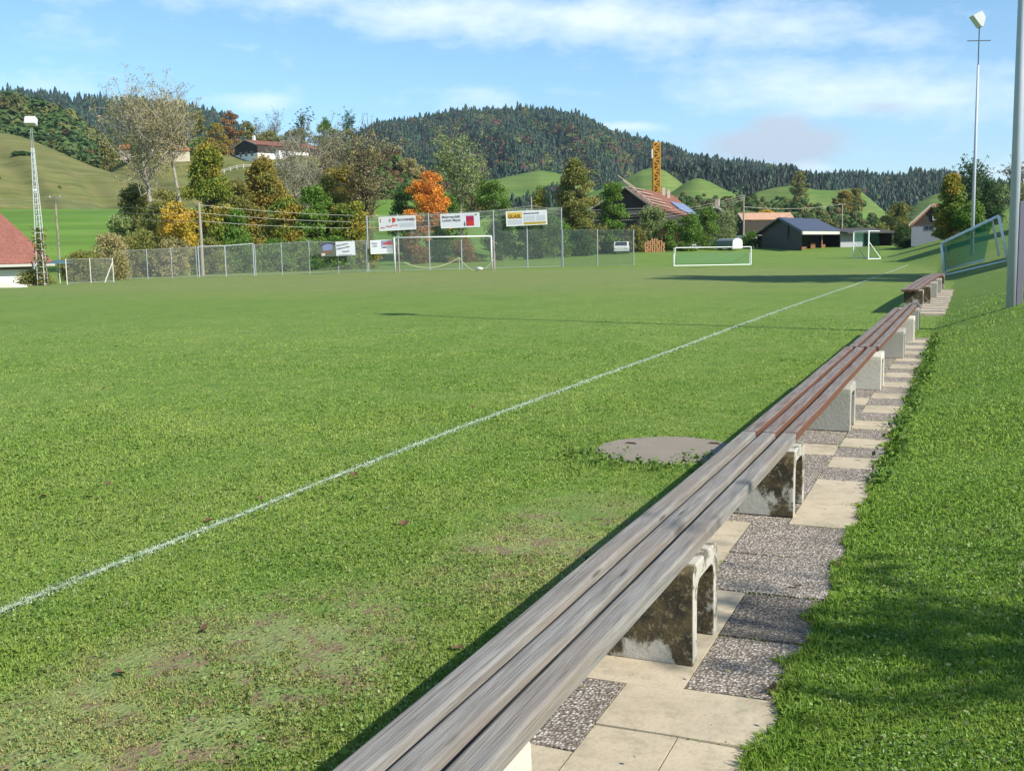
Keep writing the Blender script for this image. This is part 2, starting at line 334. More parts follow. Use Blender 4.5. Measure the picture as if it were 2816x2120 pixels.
class Hill:
    """a real ridge: slope rising from depth D0 to the crest at D1, falling again behind"""
    def __init__(s, name, prof, D0, D1, D2, mat, z0=-1., pw=1.25, bump=0., seed=0, m=140, rel=2.2):
        px = np.array([p[0] for p in prof], float); py = np.array([p[1] for p in prof], float)
        s.us = np.linspace(px[0], px[-1], m); yy = np.interp(s.us, px, py)
        # soften the profile a little
        ker = np.array([1, 2, 3, 2, 1.]); ker /= ker.sum(); yp = np.pad(yy, 2, mode='edge'); yy = np.convolve(yp, ker, 'valid')
        ts = np.concatenate([np.linspace(0, 1, 26), [1.1, 1.3, 1.6, 2.0]]); s.ts = ts; G = np.zeros((m, len(ts), 3)); r = np.random.default_rng(seed)
        ph = r.uniform(0, 6.28, 8)
        for i, (u, y) in enumerate(zip(s.us, yy)):
            Pc = dist(u, y, D1); e = Pc[:2]/D1 if True else 0; zc = Pc[2]
            for j, t in enumerate(ts):
                if t <= 1: D = D0+(D1-D0)*t; z = z0+(zc-z0)*(t**pw)
                else: D = D1+(D2-D1)*(t-1); z = zc+(z0-zc)*((t-1)**1.4)
                w = rel*(float(noise2(e[0]*D, e[1]*D, 1/38, 31+seed))-.5)*min(1, 3*abs(1-t)+.15)*min(1, t*6)+rel*.35*(float(noise2(e[0]*D, e[1]*D, 1/13, 41+seed))-.5)*min(1, 3*abs(1-t)+.3) if t < 1 else 0
                w += bump*(math.sin(u*.031+ph[0]+t*5)+math.sin(u*.011+ph[1]-t*9)+.5*math.sin(u*.07+ph[2]+t*14))*min(1, max(0, t*(1-t)*4)) if t < 1 else 0
                G[i, j] = (e[0]*D, e[1]*D, z+w)
        s.G = G; n = len(ts); id_ = np.arange(m*n).reshape(m, n)
        f = np.stack([id_[:-1, :-1], id_[1:, :-1], id_[1:, 1:], id_[:-1, 1:]], -1).reshape(-1, 4).tolist(); V = G.reshape(-1, 3).tolist()
        me = bpy.data.meshes.new(name); me.from_pydata(V, [], f); me.materials.append(mat); me.polygons.foreach_set('use_smooth', [True]*len(me.polygons)); me.update()
        o = bpy.data.objects.new(name, me); C.objects.link(o); o['kind'] = 'structure'; BV.append(BVHTree.FromPolygons(V, f)); s.o = o
    def at(s, u, t):
        i = np.interp(u, s.us, np.arange(len(s.us))); j = np.interp(t, s.ts, np.arange(len(s.ts)))
        i0 = np.minimum(i.astype(int), len(s.us)-2); j0 = np.minimum(j.astype(int), len(s.ts)-2); a = (i-i0)[:, None]; b = (j-j0)[:, None]; G = s.G
        return (G[i0, j0]*(1-a)*(1-b)+G[i0+1, j0]*a*(1-b)+G[i0, j0+1]*(1-a)*b+G[i0+1, j0+1]*a*b)
MM_forest = m_meadow('forest_floor', (.018, .035, .014), (.03, .05, .02), (.05, .05, .02), .01, .08)
MM_brown = m_meadow('autumn_pasture', (.125, .15, .042), (.165, .165, .058), (.20, .15, .068), .03, .5)
MM_green = m_meadow('green_pasture', (.105, .205, .030), (.125, .22, .036), (.14, .20, .045), .02, .3)
MM_knoll = m_meadow('knoll_pasture', (.085, .165, .034), (.135, .19, .045), (.165, .165, .055), .022, .3)
MM_mix = m_meadow('scrub_pasture', (.075, .125, .034), (.125, .155, .048), (.06, .085, .03), .03, .3)
main_sky = [(560, 400), (700, 345), (760, 300), (795, 278), (840, 268), (900, 258), (960, 245), (1050, 240), (1130, 235), (1190, 238), (1250, 250), (1290, 270), (1330, 285), (1400, 310), (1480, 335), (1530, 345), (1600, 355), (1650, 358), (1700, 372), (1760, 385), (1850, 400), (1950, 420)]
hm = Hill('hills', [(x, y+15) for x, y in main_sky], 750, 1500, 2600, MM_forest, 0, .95, 9, 1, 200)
hl = Hill('hills', [(-120, 205), (0, 212), (60, 214), (150, 226), (230, 232), (330, 236), (420, 246), (480, 265), (530, 292), (590, 330), (700, 365), (760, 380)], 700, 1500, 2300, MM_forest, 0, 1, 5, 2)
hr = Hill('hills', [(1640, 420), (1700, 400), (1750, 402), (1830, 396), (1880, 402), (1930, 406), (1980, 394), (2040, 392), (2080, 408), (2130, 417), (2212, 422), (2330, 420)], 600, 1100, 1700, MM_forest, 0, 1.1, 3, 3)
hc = Hill('hills', [(1380, 400), (1440, 388), (1500, 398), (1560, 400), (1620, 408), (1700, 414), (1760, 420), (1820, 440)], 560, 800, 1100, MM_forest, 0, 1.2, 2, 4)
k1 = Hill('hills', [(960, 425), (1000, 405), (1040, 396), (1100, 381), (1165, 368), (1200, 373), (1240, 388), (1300, 420), (1340, 450)], 610, 720, 900, MM_knoll, 0, 1., 1, 5, 80)
k2 = Hill('hills', [(1230, 450), (1270, 418), (1290, 411), (1325, 400), (1350, 387), (1385, 368), (1412, 362), (1436, 368), (1462, 388), (1500, 418), (1560, 450)], 530, 640, 800, MM_knoll, 0, 1., 0, 6, 90)
k3 = Hill('hills', [(1400, 445), (1455, 413), (1478, 396), (1496, 387), (1510, 385), (1530, 391), (1556, 405), (1590, 421), (1660, 450)], 465, 560, 700, MM_knoll, 0, 1., 0, 7, 80)
k4 = Hill('hills', [(1590, 452), (1632, 416), (1680, 404), (1720, 401), (1760, 410), (1800, 412), (1850, 406), (1880, 430), (1960, 500)], 425, 520, 680, MM_knoll, 0, 1., 0, 8, 90)
k5 = Hill('hills', [(1760, 480), (1800, 466), (1855, 458), (1907, 475), (1960, 505)], 365, 430, 520, MM_green, 0, 1., 0, 9, 50)
k6 = Hill('hills', [(1920, 490), (1976, 442), (2013, 422), (2060, 410), (2120, 402), (2212, 395), (2340, 385)], 385, 470, 600, MM_knoll, 0, 1., 0, 10, 70)
hv = Hill('hills', [(900, 462), (1050, 452), (1200, 448), (1290, 433), (1450, 430), (1600, 429), (1700, 438), (1780, 452), (1850, 470), (1950, 488), (2050, 500)], 160, 330, 420, MM_mix, 0, 1.2, .8, 11)
ha = Hill('hills', [(-150, 262), (0, 286), (30, 292), (60, 300), (120, 325), (160, 343), (200, 360), (260, 378), (330, 396), (420, 420), (520, 450)], 150, 300, 400, MM_brown, 2, 1.05, 1.0, 12)
hn = Hill('hills', [(-150, 232), (0, 240), (60, 250), (120, 270), (170, 298), (215, 338), (260, 370), (300, 395)], 320, 520, 800, MM_mix, 0, 1., 1, 13, 70)
hb = Hill('hills', [(150, 470), (180, 440), (212, 402), (235, 372), (270, 345), (300, 337), (700, 336), (770, 342), (823, 330), (870, 347), (930, 378), (1000, 420), (1060, 455)], 232, 300, 420, MM_brown, 0, .95, 1.0, 14)
hg = Hill('hills', [(-150, 452), (300, 452), (500, 448), (700, 440), (850, 430), (950, 440), (1050, 465), (1150, 500)], 112, 185, 260, MM_green, -.4, 1.1, 0, 15, 100)

# ------------------------------------------------------------------ foliage
M_leaf = m_leaf('leaf', .22); M_needle = m_leaf('needle', .05)
M_bark = plain('bark', (.14, .115, .085), .9, .35, 2.); M_bark_pale = plain('bark_pale', (.30, .27, .21), .9, .3, 2.); M_bark_dark = plain('bark_dark', (.045, .038, .03), .9, .3, 2.)
PAL = dict(
 green=[(.055, .115, .015), (.085, .155, .02), (.12, .19, .03)], dark=[(.022, .055, .014), (.035, .075, .018), (.06, .105, .025)],
 olive=[(.10, .12, .03), (.15, .155, .035), (.20, .175, .05)], yellow=[(.20, .17, .02), (.36, .25, .03), (.46, .28, .04)],
 maple=[(.07, .12, .015), (.13, .16, .02), (.30, .20, .03)], orange=[(.36, .13, .02), (.50, .20, .03), (.60, .27, .04)],
 tan=[(.17, .165, .06), (.24, .21, .085), (.31, .25, .12)], rust=[(.15, .075, .03), (.22, .12, .05), (.17, .13, .05)], grey=[(.12, .125, .07), (.17, .165, .095), (.21, .195, .12)],
 autumn=[(.15, .13, .025), (.24, .17, .03), (.10, .13, .03)], sage=[(.11, .15, .05), (.16, .20, .06), (.19, .21, .09)])
def quads(cen, size, r, flat=.35):
    n = len(cen); nrm = r.normal(size=(n, 3)); nrm[:, 2] += flat; nrm /= np.linalg.norm(nrm, axis=1)[:, None]
    a = np.cross(nrm, r.normal(size=(n, 3))); a /= np.linalg.norm(a, axis=1)[:, None]+1e-9; b = np.cross(nrm, a)
    s = (size*r.uniform(.6, 1.35, n))[:, None]; asp = r.uniform(.55, .9, n)[:, None]
    V = np.stack([cen-a*s*.5, cen-b*s*.5*asp+a*s*.08, cen+a*s*.5, cen+b*s*.5*asp-a*s*.05], 1); return V.reshape(-1, 3)
def profile(kind, h):
    if kind == 'round': return np.sqrt(np.clip(1-((h-.5)/.52)**2, 0, 1))
    if kind == 'conic': return np.clip((1-h)**.62*1.08*np.minimum(1, h*5+.45), 0, 1)
    if kind == 'vase': return np.clip(.35+.75*h, 0, 1)*np.sqrt(np.clip(1-(np.maximum(0, h-.62)/.42)**2, 0, 1))
    if kind == 'dome': return np.sqrt(np.clip(1-h**2.2, 0, 1))
    if kind == 'tall': return np.sqrt(np.clip(1-((h-.45)/.58)**2, 0, 1))*(.85+.15*np.sin(h*14))
def make_tree(name, label, cat, x, ytop, D, wpx, shape='round', pal='green', leaves=3000, ls=.34, cb=.18, bark='n', sparse=0., seed=1, group=None, xt=None, pos=None, hgt=None, trunks=1, base=None):
    r = np.random.default_rng(seed*131+5)
    if pos is None:
        P = dist(x, 500, D); P[2] = gz(P[0], P[1]); ht = cam.ztop(P, x*K, ytop*K)-P[2]; w = wpx*D/2317
    else: P = np.array([pos[0], pos[1], gz(*pos)]); ht = hgt; w = wpx
    if ht < .6: ht = .6
    t = thing(name, label, cat, P, group); p0 = Vector(P)
    lim = MB(); nC = int(np.clip(40+w*ht*(.30 if pos is not None else .75), 44, 130)) if pos is None or w > 5 else 22
    if sparse and w > 3: nC = int(34+30*sparse)
    hs = cb+(1-cb)*r.uniform(0, 1, nC)**.85; th = r.uniform(0, 6.283, nC); ph = r.uniform(0, 6.283, 3)
    pr = profile(shape, (hs-cb)/(1-cb)); rad = pr*(w/2)*(1+.22*np.sin(2*th+ph[0])+.16*np.sin(3*th+ph[1]+hs*7))*r.uniform(.1, 1, nC)**.5*(1.0 if not sparse else 1.12)
    cx = rad*np.cos(th); cy = rad*np.sin(th); cz = hs*ht*r.uniform(.96, 1.0, nC)
    # trunk
    lean = r.uniform(-.03, .03, 2)*ht; tr = max(.04, ht*.016)*(1.25 if sparse else 1); th_ = ht*(.82 if shape != 'round' else .7)
    mt = {'n': M_bark, 'p': M_bark_pale, 'd': M_bark_dark}[bark]
    def tp(f, k=0): return p0+Vector((lean[0]*f*f+math.sin(f*5+k)*.012*ht, lean[1]*f+math.cos(f*4+k*2)*.012*ht, f*th_-(.2 if f == 0 else 0)))
    lim.tube([tp(i/7) for i in range(8)], [tr*(1.35 if i == 0 else 1)*(1-.8*i/7) for i in range(8)], 7)
    tw = []
    for i in range(nC):
        tip = p0+Vector((cx[i], cy[i], cz[i])); f = min(.95, max(.12, (cz[i]-rad[i]*r.uniform(.6, 1.3))/th_)); a = tp(f); mid = a.lerp(tip, .5)+Vector((0, 0, -.06*ht*rad[i]/(w/2+.01)+r.normal()*.03*ht))
        r0 = max(.018, tr*(1-.75*f)*.42); lim.tube([a, mid, tip], [r0, r0*.55, r0*.2], 4, False)
        if sparse:
            for q in range(int(3+5*sparse)):
                s = mid.lerp(tip, r.uniform(0, 1)); e = s+Vector(r.normal(size=3))*(.10*w+.3)+Vector((0, 0, .05*ht)); m2 = s.lerp(e, .5)+Vector(r.normal(size=3))*.15
                lim.tube([s, m2, e], [max(.026, r0*.34), max(.022, r0*.24), .014], 3, False); tw.append(tuple(e)); tw.append(tuple(m2))
    lim.build('trunk', mt, t)
    ctr = np.stack([cx, cy, cz], 1)+np.array(P)
    if tw: ctr = np.concatenate([ctr, np.array(tw)])
    n = leaves; ci = r.integers(0, len(ctr), n); cr = (.062*w+.42)*(.42 if sparse > .5 else .8 if sparse else 1.)
    off = r.normal(size=(n, 3)); off /= np.linalg.norm(off, axis=1)[:, None]+1e-6; off *= (r.uniform(0, 1, n)**.45)[:, None]*cr*np.array([1.15, 1.15, .8])
    cen = ctr[ci]+off
    lo = P[2]+.05; cen[:, 2] = np.maximum(cen[:, 2], lo+np.abs(r.normal(size=n))*.1)
    V = quads(cen, ls, r)
    p = np.array(PAL[pal]); kc = r.uniform(0, 1, len(ctr)); k = np.clip(kc[ci]*.65+r.uniform(0, 1, n)*.35+.18*np.sin(cen[:, 0]*.9+ph[2])*np.cos(cen[:, 2]*.8), 0, .999)*2
    i0 = np.minimum(k.astype(int), 1); fr = (k-i0)[:, None]; col = p[i0]*(1-fr)+p[i0+1]*fr; col *= r.uniform(.8, 1.3, (n, 1))*1.32; col = np.repeat(np.clip(col, 0, 1), 4, 0)
    fast('crown', V, 4, M_leaf, {'col': col}, t)
    return t
def h_c(ht): return ht*.55+2

TR = [ # name, label, x, ytop, D, wpx, shape, pal, leaves, ls, cb, bark, sparse
 ('tall_tree', 'tallest thin-leaved tree with grey forked trunk, left of the orange-tipped maple', 330, 188, 108, 215, 'vase', 'tan', 7000, .18, .55, 'p', 1.),
 ('tall_tree', 'slender pale-stemmed tree close beside the tallest thin-leaved tree', 392, 205, 112, 95, 'vase', 'tan', 3200, .17, .64, 'p', .8),
 ('olive_tree_low', 'olive green bushy tree at the foot of the tallest thin-leaved tree', 300, 405, 112, 95, 'dome', 'olive', 3000, .32, .05, 'n', 0),
 ('maple_tree', 'big rounded maple turning orange at its top, behind the gate frame', 455, 322, 104, 165, 'conic', 'maple', 8500, .33, .10, 'n', 0),
 ('yellow_tree', 'small golden yellow tree at the left of the tall wooden pole', 385, 442, 98, 85, 'round', 'yellow', 2600, .30, .12, 'n', 0),
 ('green_tree', 'narrow fresh green tree just right of the tall wooden pole', 513, 455, 98, 58, 'conic', 'green', 2200, .28, .03, 'n', 0),
 ('autumn_tree', 'large mustard and olive tree right of the orange-tipped maple', 575, 345, 108, 160, 'conic', 'autumn', 7500, .33, .08, 'n', 0),
 ('autumn_tree', 'low mustard shrub tree filling the gap below the large mustard tree', 622, 428, 100, 110, 'dome', 'maple', 3800, .30, .02, 'n', 0),
 ('olive_tree', 'olive tree filling the gap between the maple and the large mustard tree', 518, 392, 106, 90, 'dome', 'olive', 4200, .31, .02, 'n', 0),
 ('autumn_tree', 'mustard and green tree below the half-bare spreading grey tree', 712, 385, 108, 95, 'dome', 'olive', 4200, .31, .02, 'n', 0),
 ('olive_tree', 'olive green tree between the tallest tree and the golden yellow tree', 352, 415, 104, 95, 'dome', 'olive', 3800, .31, .02, 'n', 0),
 ('bush', 'light olive thicket on the left flank of the tallest thin-leaved tree', 262, 470, 100, 80, 'dome', 'sage', 3000, .28, .0, 'n', 0),
 ('bare_tree', 'half-bare birch-like tree with white stem between mustard tree and green hedge tree', 640, 300, 118, 120, 'vase', 'grey', 3600, .17, .30, 'p', 1.),
 ('bare_tree', 'half-bare spreading grey tree behind the bright green bushy tree', 705, 285, 122, 155, 'vase', 'grey', 4000, .17, .35, 'n', 1.),
 ('bare_tree', 'half-bare tree with dark forked trunk left of the upper banners', 790, 283, 106, 120, 'vase', 'tan', 3400, .17, .42, 'd', 1.),
 ('autumn_tree', 'orange and olive tree in front of the dark forked trunk', 748, 355, 112, 95, 'round', 'autumn', 4200, .30, .12, 'n', 0),
 ('green_tree', 'bright green bushy tree over the fence left of the slanted banner', 685, 408, 100, 82, 'round', 'green', 4600, .30, .05, 'n', 0),
 ('green_tree', 'darker green bushy tree above the slanted banner', 755, 430, 100, 88, 'round', 'maple', 4000, .30, .05, 'n', 0),
 ('dark_tree', 'dark green tree on the left of the bright orange tree', 878, 403, 128, 60, 'round', 'dark', 2600, .30, .08, 'n', 0),
 ('orange_tree', 'bright orange autumn tree behind the first upper banner', 925, 373, 124, 76, 'round', 'orange', 3400, .30, .25, 'n', 0),
 ('dark_tree', 'dark green tree on the right of the bright orange tree', 962, 420, 126, 58, 'round', 'green', 2400, .30, .06, 'n', 0),
 ('willow_tree', 'tall airy yellow-green tree behind the painter banner', 995, 290, 130, 105, 'vase', 'sage', 4200, .30, .25, 'p', .5),
 ('green_tree', 'mid green tree with flat top between the painter and yellow banners', 1062, 393, 130, 72, 'round', 'green', 2600, .30, .12, 'n', 0),
 ('yellow_tree', 'small pointed yellow-green tree above the yellow banner', 1168, 405, 134, 58, 'conic', 'maple', 2000, .30, .05, 'n', 0),
 ('olive_tree', 'large pyramidal olive green tree right of the yellow banner', 1245, 345, 132, 112, 'conic', 'olive', 6500, .34, .05, 'n', 0),
 ('green_tree', 'fresh green tree against the brown gable of the farmhouse', 1322, 398, 134, 62, 'tall', 'green', 3600, .30, .04, 'n', 0),
 ('bush', 'dark green bush behind the right goalpost of the main goal', 1085, 470, 122, 62, 'dome', 'dark', 2000, .28, .0, 'n', 0),
 ('bush', 'dark green bush under the yellow banner', 1140, 478, 122, 58, 'dome', 'dark', 1900, .28, .0, 'n', 0),
 ('bush', 'green bush right of the yellow banner by the last tall post', 1195, 468, 122, 60, 'dome', 'green', 1900, .28, .0, 'n', 0),
 ('bush', 'bush with red-brown leaves inside the left half of the main goal', 890, 508, 118, 60, 'dome', 'rust', 1500, .24, .0, 'n', 0),
 ('bush', 'low brown bush inside the right half of the main goal', 1000, 520, 122, 58, 'dome', 'rust', 1200, .24, .0, 'n', 0),
 ('bush', 'low dark bush in the middle of the main goal', 945, 505, 124, 62, 'dome', 'dark', 1400, .24, .0, 'n', 0),
 ('bush', 'dark bush behind the first low fence section after the tall net', 1250, 500, 126, 78, 'dome', 'dark', 1900, .28, .0, 'n', 0),
 ('bush', 'dark bush left of the small white van', 1300, 505, 136, 60, 'dome', 'dark', 1500, .28, .0, 'n', 0),
 ('bush', 'olive shrub in front of the farmhouse wall', 1408, 448, 136, 62, 'tall', 'sage', 2200, .28, .05, 'n', 0),
 ('bush', 'low olive bush beside the orange firewood stack', 1372, 490, 134, 44, 'dome', 'olive', 1500, .26, .0, 'n', 0),
 ('bush', 'round olive shrub right of the firewood stack', 1450, 478, 134, 50, 'dome', 'green', 1700, .26, .0, 'n', 0),
 ('bush', 'dark green shrub below the farmhouse solar panel', 1487, 462, 128, 52, 'tall', 'green', 2000, .28, .0, 'n', 0),
 ('bush', 'green shrub left of the rounded trailer', 1528, 450, 132, 50, 'tall', 'green', 2000, .28, .0, 'n', 0),
 ('bush', 'greyish airy shrub above the rounded trailer', 1568, 462, 138, 52, 'tall', 'sage', 1500, .26, .0, 'p', .4),
 ('bush', 'green bush between the thin pole and the barn', 1622, 505, 140, 45, 'dome', 'green', 1300, .26, .0, 'n', 0),
 ('bush', 'tawny brown bush left of the low fence posts', 232, 508, 78, 75, 'dome', 'tan', 2000, .20, .0, 'n', 0),
 ('bush', 'tall tawny reed-like bush at the start of the net fence', 254, 548, 73, 26, 'tall', 'tan', 900, .16, .0, 'n', 0),
 ('bush', 'olive thicket behind the low wire fence by the house', 175, 552, 76, 90, 'dome', 'olive', 1800, .20, .0, 'n', 0),
 ('bush', 'olive thicket behind the first net fence panels', 300, 500, 84, 85, 'dome', 'olive', 2400, .22, .0, 'n', 0),
 ('bush', 'brownish thicket left of the gate frame', 372, 520, 84, 80, 'dome', 'tan', 2200, .22, .0, 'n', 0),
 ('bush', 'dark thicket seen through the left half of the gate frame', 450, 522, 88, 75, 'dome', 'olive', 2000, .22, .0, 'n', 0),
 ('bush', 'green thicket seen through the right half of the gate frame', 522, 520, 90, 80, 'dome', 'green', 2000, .22, .0, 'n', 0),
 ('bush', 'green hedge bush right of the gate frame', 590, 522, 92, 80, 'dome', 'green', 2000, .24, .0, 'n', 0),
 ('bush', 'green hedge bush left of the slanted banner', 655, 520, 94, 75, 'dome', 'green', 1900, .24, .0, 'n', 0),
 ('bush', 'dark hedge bush right behind the slanted banner', 725, 518, 96, 75, 'dome', 'green', 1900, .24, .0, 'n', 0),
 ('bush', 'leafy green bush between the slanted and the house banner', 785, 518, 98, 60, 'dome', 'maple', 1500, .24, .0, 'n', 0),
 ('bush', 'bush growing in front of the white wall of the red-roofed house', 62, 592, 64, 55, 'dome', 'olive', 1300, .15, .0, 'n', 0),
 ('bush', 'small dark bush alone on the brown slope behind the lattice mast', 58, 346, 262, 32, 'dome', 'dark', 700, .5, .0, 'n', 0),
 # along the hill by the farm houses
 ('hill_tree', 'olive tree on the skyline, first of the group left of the rust tree', 440, 238, 345, 42, 'tall', 'olive', 1300, .75, .05, 'n', 0),
 ('hill_tree', 'mustard tree in front of the rust-coloured skyline tree', 478, 268, 335, 62, 'round', 'autumn', 1900, .75, .05, 'n', 0),
 ('hill_tree', 'rust-coloured round tree on the skyline above the white farmhouse', 508, 241, 345, 55, 'round', 'rust', 1900, .75, .05, 'n', 0),
 ('hill_tree', 'dark round tree just right of the rust-coloured skyline tree', 542, 262, 350, 48, 'round', 'olive', 1500, .75, .05, 'n', 0),
 ('hill_tree', 'thin leafless tree on the skyline above the gap in the mustard trees', 602, 243, 350, 40, 'vase', 'grey', 500, .5, .25, 'n', .8),
 ('hill_tree', 'small purple-grey tree left of the thin leafless skyline tree', 568, 252, 352, 34, 'round', 'grey', 700, .55, .1, 'n', .4),
 ('hill_tree', 'dark airy tree standing left in the crown group above the grey tree', 672, 241, 345, 60, 'vase', 'dark', 1500, .6, .1, 'd', .6),
 ('hill_tree', 'green dome tree in the middle of the crown group', 712, 255, 350, 62, 'dome', 'green', 2300, .75, .05, 'n', 0),
 ('hill_tree', 'single dark tree with visible stem at the right end of the crown group', 762, 240, 345, 34, 'round', 'dark', 1100, .6, .25, 'd', .3),
 ('hill_tree', 'olive tree right behind the white farmhouse roof', 590, 285, 335, 80, 'round', 'olive', 2300, .75, .02, 'n', 0),
 ('hill_tree', 'brown-olive tree hiding the end of the white farmhouse', 650, 280, 330, 70, 'round', 'grey', 1900, .7, .02, 'n', 0),
 ('hill_tree', 'green tree between the orange roof and the white farmhouse', 432, 300, 325, 48, 'round', 'green', 1500, .7, .02, 'n', 0),
 ('hill_tree', 'mustard tree left of the white farmhouse gable', 465, 298, 320, 42, 'round', 'autumn', 1400, .7, .02, 'n', 0),
 ('hill_tree', 'olive tree left behind the low orange roof', 245, 300, 335, 50, 'round', 'olive', 1500, .7, .02, 'n', 0),
 ('hill_tree', 'dark green tree behind the pair of orange roofs', 300, 285, 340, 60, 'dome', 'green', 1800, .7, .02, 'n', 0),
 ('hill_tree', 'olive tree behind the longer orange roof', 372, 285, 340, 60, 'dome', 'olive', 1800, .7, .02, 'n', 0),
 ('hill_tree', 'grey-brown tree on the shoulder of the brown hill', 838, 318, 300, 62, 'dome', 'grey', 1800, .6, .02, 'n', .3),
 ('hill_tree', 'brown tree lower on the shoulder of the brown hill', 885, 345, 290, 60, 'dome', 'tan', 1600, .6, .02, 'n', 0),
 ('hill_tree', 'brown-grey wide tree filling the hill right of the farmhouse', 730, 290, 325, 90, 'dome', 'grey', 2400, .65, .02, 'n', .3),
 # knolls and right side
 ('hill_tree', 'tall olive tree standing on the third green knoll', 1725, 368, 480, 38, 'tall', 'olive', 1500, .9, .1, 'n', 0),
 ('hill_tree', 'orange-brown tree on the meadow above the solar barn', 1822, 412, 330, 32, 'round', 'autumn', 1200, .7, .02, 'n', 0),
 ('hill_tree', 'olive tree right of the orange-brown meadow tree', 1846, 408, 340, 36, 'round', 'olive', 1300, .7, .02, 'n', 0),
 ('hill_tree', 'yellow bush in the scrub just above the solar barn', 1655, 455, 260, 32, 'round', 'yellow', 900, .5, .02, 'n', 0),
 ('olive_tree', 'broad olive tree left of the dark wooden gable house', 1942, 440, 190, 75, 'dome', 'olive', 3000, .42, .02, 'n', 0),
 ('hedge_bush', 'dense dark rounded bush between the shed and the gable house', 1950, 492, 125, 36, 'dome', 'dark', 1600, .24, .0, 'n', 0),
 ('green_tree', 'yellow-green pointed tree in front of the gable house roof', 2054, 380, 98, 72, 'conic', 'maple', 5200, .28, .05, 'n', 0),
 ('green_tree', 'green bushy tree hiding the right half of the gable house', 2098, 440, 95, 52, 'dome', 'green', 3000, .26, .05, 'n', 0),
 ('dark_tree', 'dark airy tree behind the right floodlight mast', 2098, 350, 140, 66, 'vase', 'dark', 2400, .30, .15, 'd', .6),
 ('dark_tree', 'low dark tree right of the floodlight mast foot', 2138, 392, 135, 62, 'round', 'dark', 2200, .30, .05, 'd', .2),
 ('dark_tree', 'dark half-bare tree at the right edge beside the steel pole', 2192, 358, 120, 52, 'vase', 'grey', 1100, .26, .15, 'd', .9),
]
ZT = []
for i, (nm, lb, x, yt, D, w, sh, pal, lv, ls, cb, bk, sp) in enumerate(TR):
    nm = nm.replace('_low', ''); cat = 'bush' if 'bush' in nm else 'tree'
    grp = {'hill_tree': 'trees on the hills behind the pitch', 'bush': 'bushes behind the fence', 'hedge_bush': 'bushes behind the fence'}.get(nm, 'tall trees behind the pitch')
    make_tree(nm, lb, cat, x, yt, D, w, sh, pal, int(lv*(4.4 if sp < .5 else 2.4)), ls*(.60 if sp < .5 else .72), cb, bk, sp, seed=i+3, group=grp)

# forests: conifer and broadleaf shapes merged into one mass per wood
def conifer(r, seg=7, tiers=6):
    V = []
    for t in range(tiers):
        z0 = .08+.92*t/tiers*.93; z1 = min(1., z0+.30*(1-t/tiers*.4)); rr = .19*(1-t/tiers)**.85+.018
        for k in range(seg):
            a = 6.283*(k+r.uniform(-.3, .3)+t*.5)/seg; b = a+6.283/seg*r.uniform(.9, 1.3); q1, q2 = rr*r.uniform(.6, 1.25), rr*r.uniform(.6, 1.25); dz = r.uniform(-.05, .05)
            V += [(q1*math.cos(a), q1*math.sin(a), z0+dz), (q2*math.cos(b), q2*math.sin(b), z0+r.uniform(-.05, .05)), (0, 0, z1)]
    return np.array(V)
def broad(r, n=230):
    d = r.normal(size=(n, 3)); d /= np.linalg.norm(d, axis=1)[:, None]; c = d*np.array([.33, .33, .42])*(r.uniform(.5, 1, n)**.4)[:, None]+np.array([0, 0, .55])
    a = np.cross(d+r.normal(size=(n, 3))*.6, r.normal(size=(n, 3))); a /= np.linalg.norm(a, axis=1)[:, None]; b = np.cross(d, a); s = .088
    return np.stack([c-a*s, c+a*s*.6-b*s, c+a*s*.6+b*s], 1).reshape(-1, 3)
rr = np.random.default_rng(3); CON = [conifer(rr) for _ in range(7)]; BRO = [broad(rr) for _ in range(6)]
def forest(name, label, P, hts, isb, cols, seed=0, aspect=1.):
    r = np.random.default_rng(seed); Vs, Cs = [], []
    for tpl, sel in [(CON[k], (~isb) & (r2 == k)) for r2 in [r.integers(0, 7, len(P))] for k in range(7)]+[(BRO[k], isb & (r3 == k)) for r3 in [r.integers(0, 6, len(P))] for k in range(6)]:
        q = np.where(sel)[0]
        if not len(q): continue
        a = r.uniform(0, 6.283, len(q)); ca, sa = np.cos(a)[:, None], np.sin(a)[:, None]; h = hts[q][:, None]; w = h*aspect*r.uniform(.9, 1.6, len(q))[:, None]
        x = (tpl[None, :, 0]*ca-tpl[None, :, 1]*sa)*w; y = (tpl[None, :, 0]*sa+tpl[None, :, 1]*ca)*w; z = tpl[None, :, 2]*h
        Vs.append((np.stack([x, y, z], -1)+P[q][:, None, :]).reshape(-1, 3)); cc = cols[q][:, None, :]*r.uniform(.75, 1.25, (len(q), len(tpl)//3))[:, :, None]; Cs.append(np.repeat(cc, 3, axis=1).reshape(-1, 3))
    o = fast(name, np.concatenate(Vs), 3, M_needle, {'col': np.clip(np.concatenate(Cs), 0, 1)}); tag(o, label, 'forest', kind='stuff'); return o
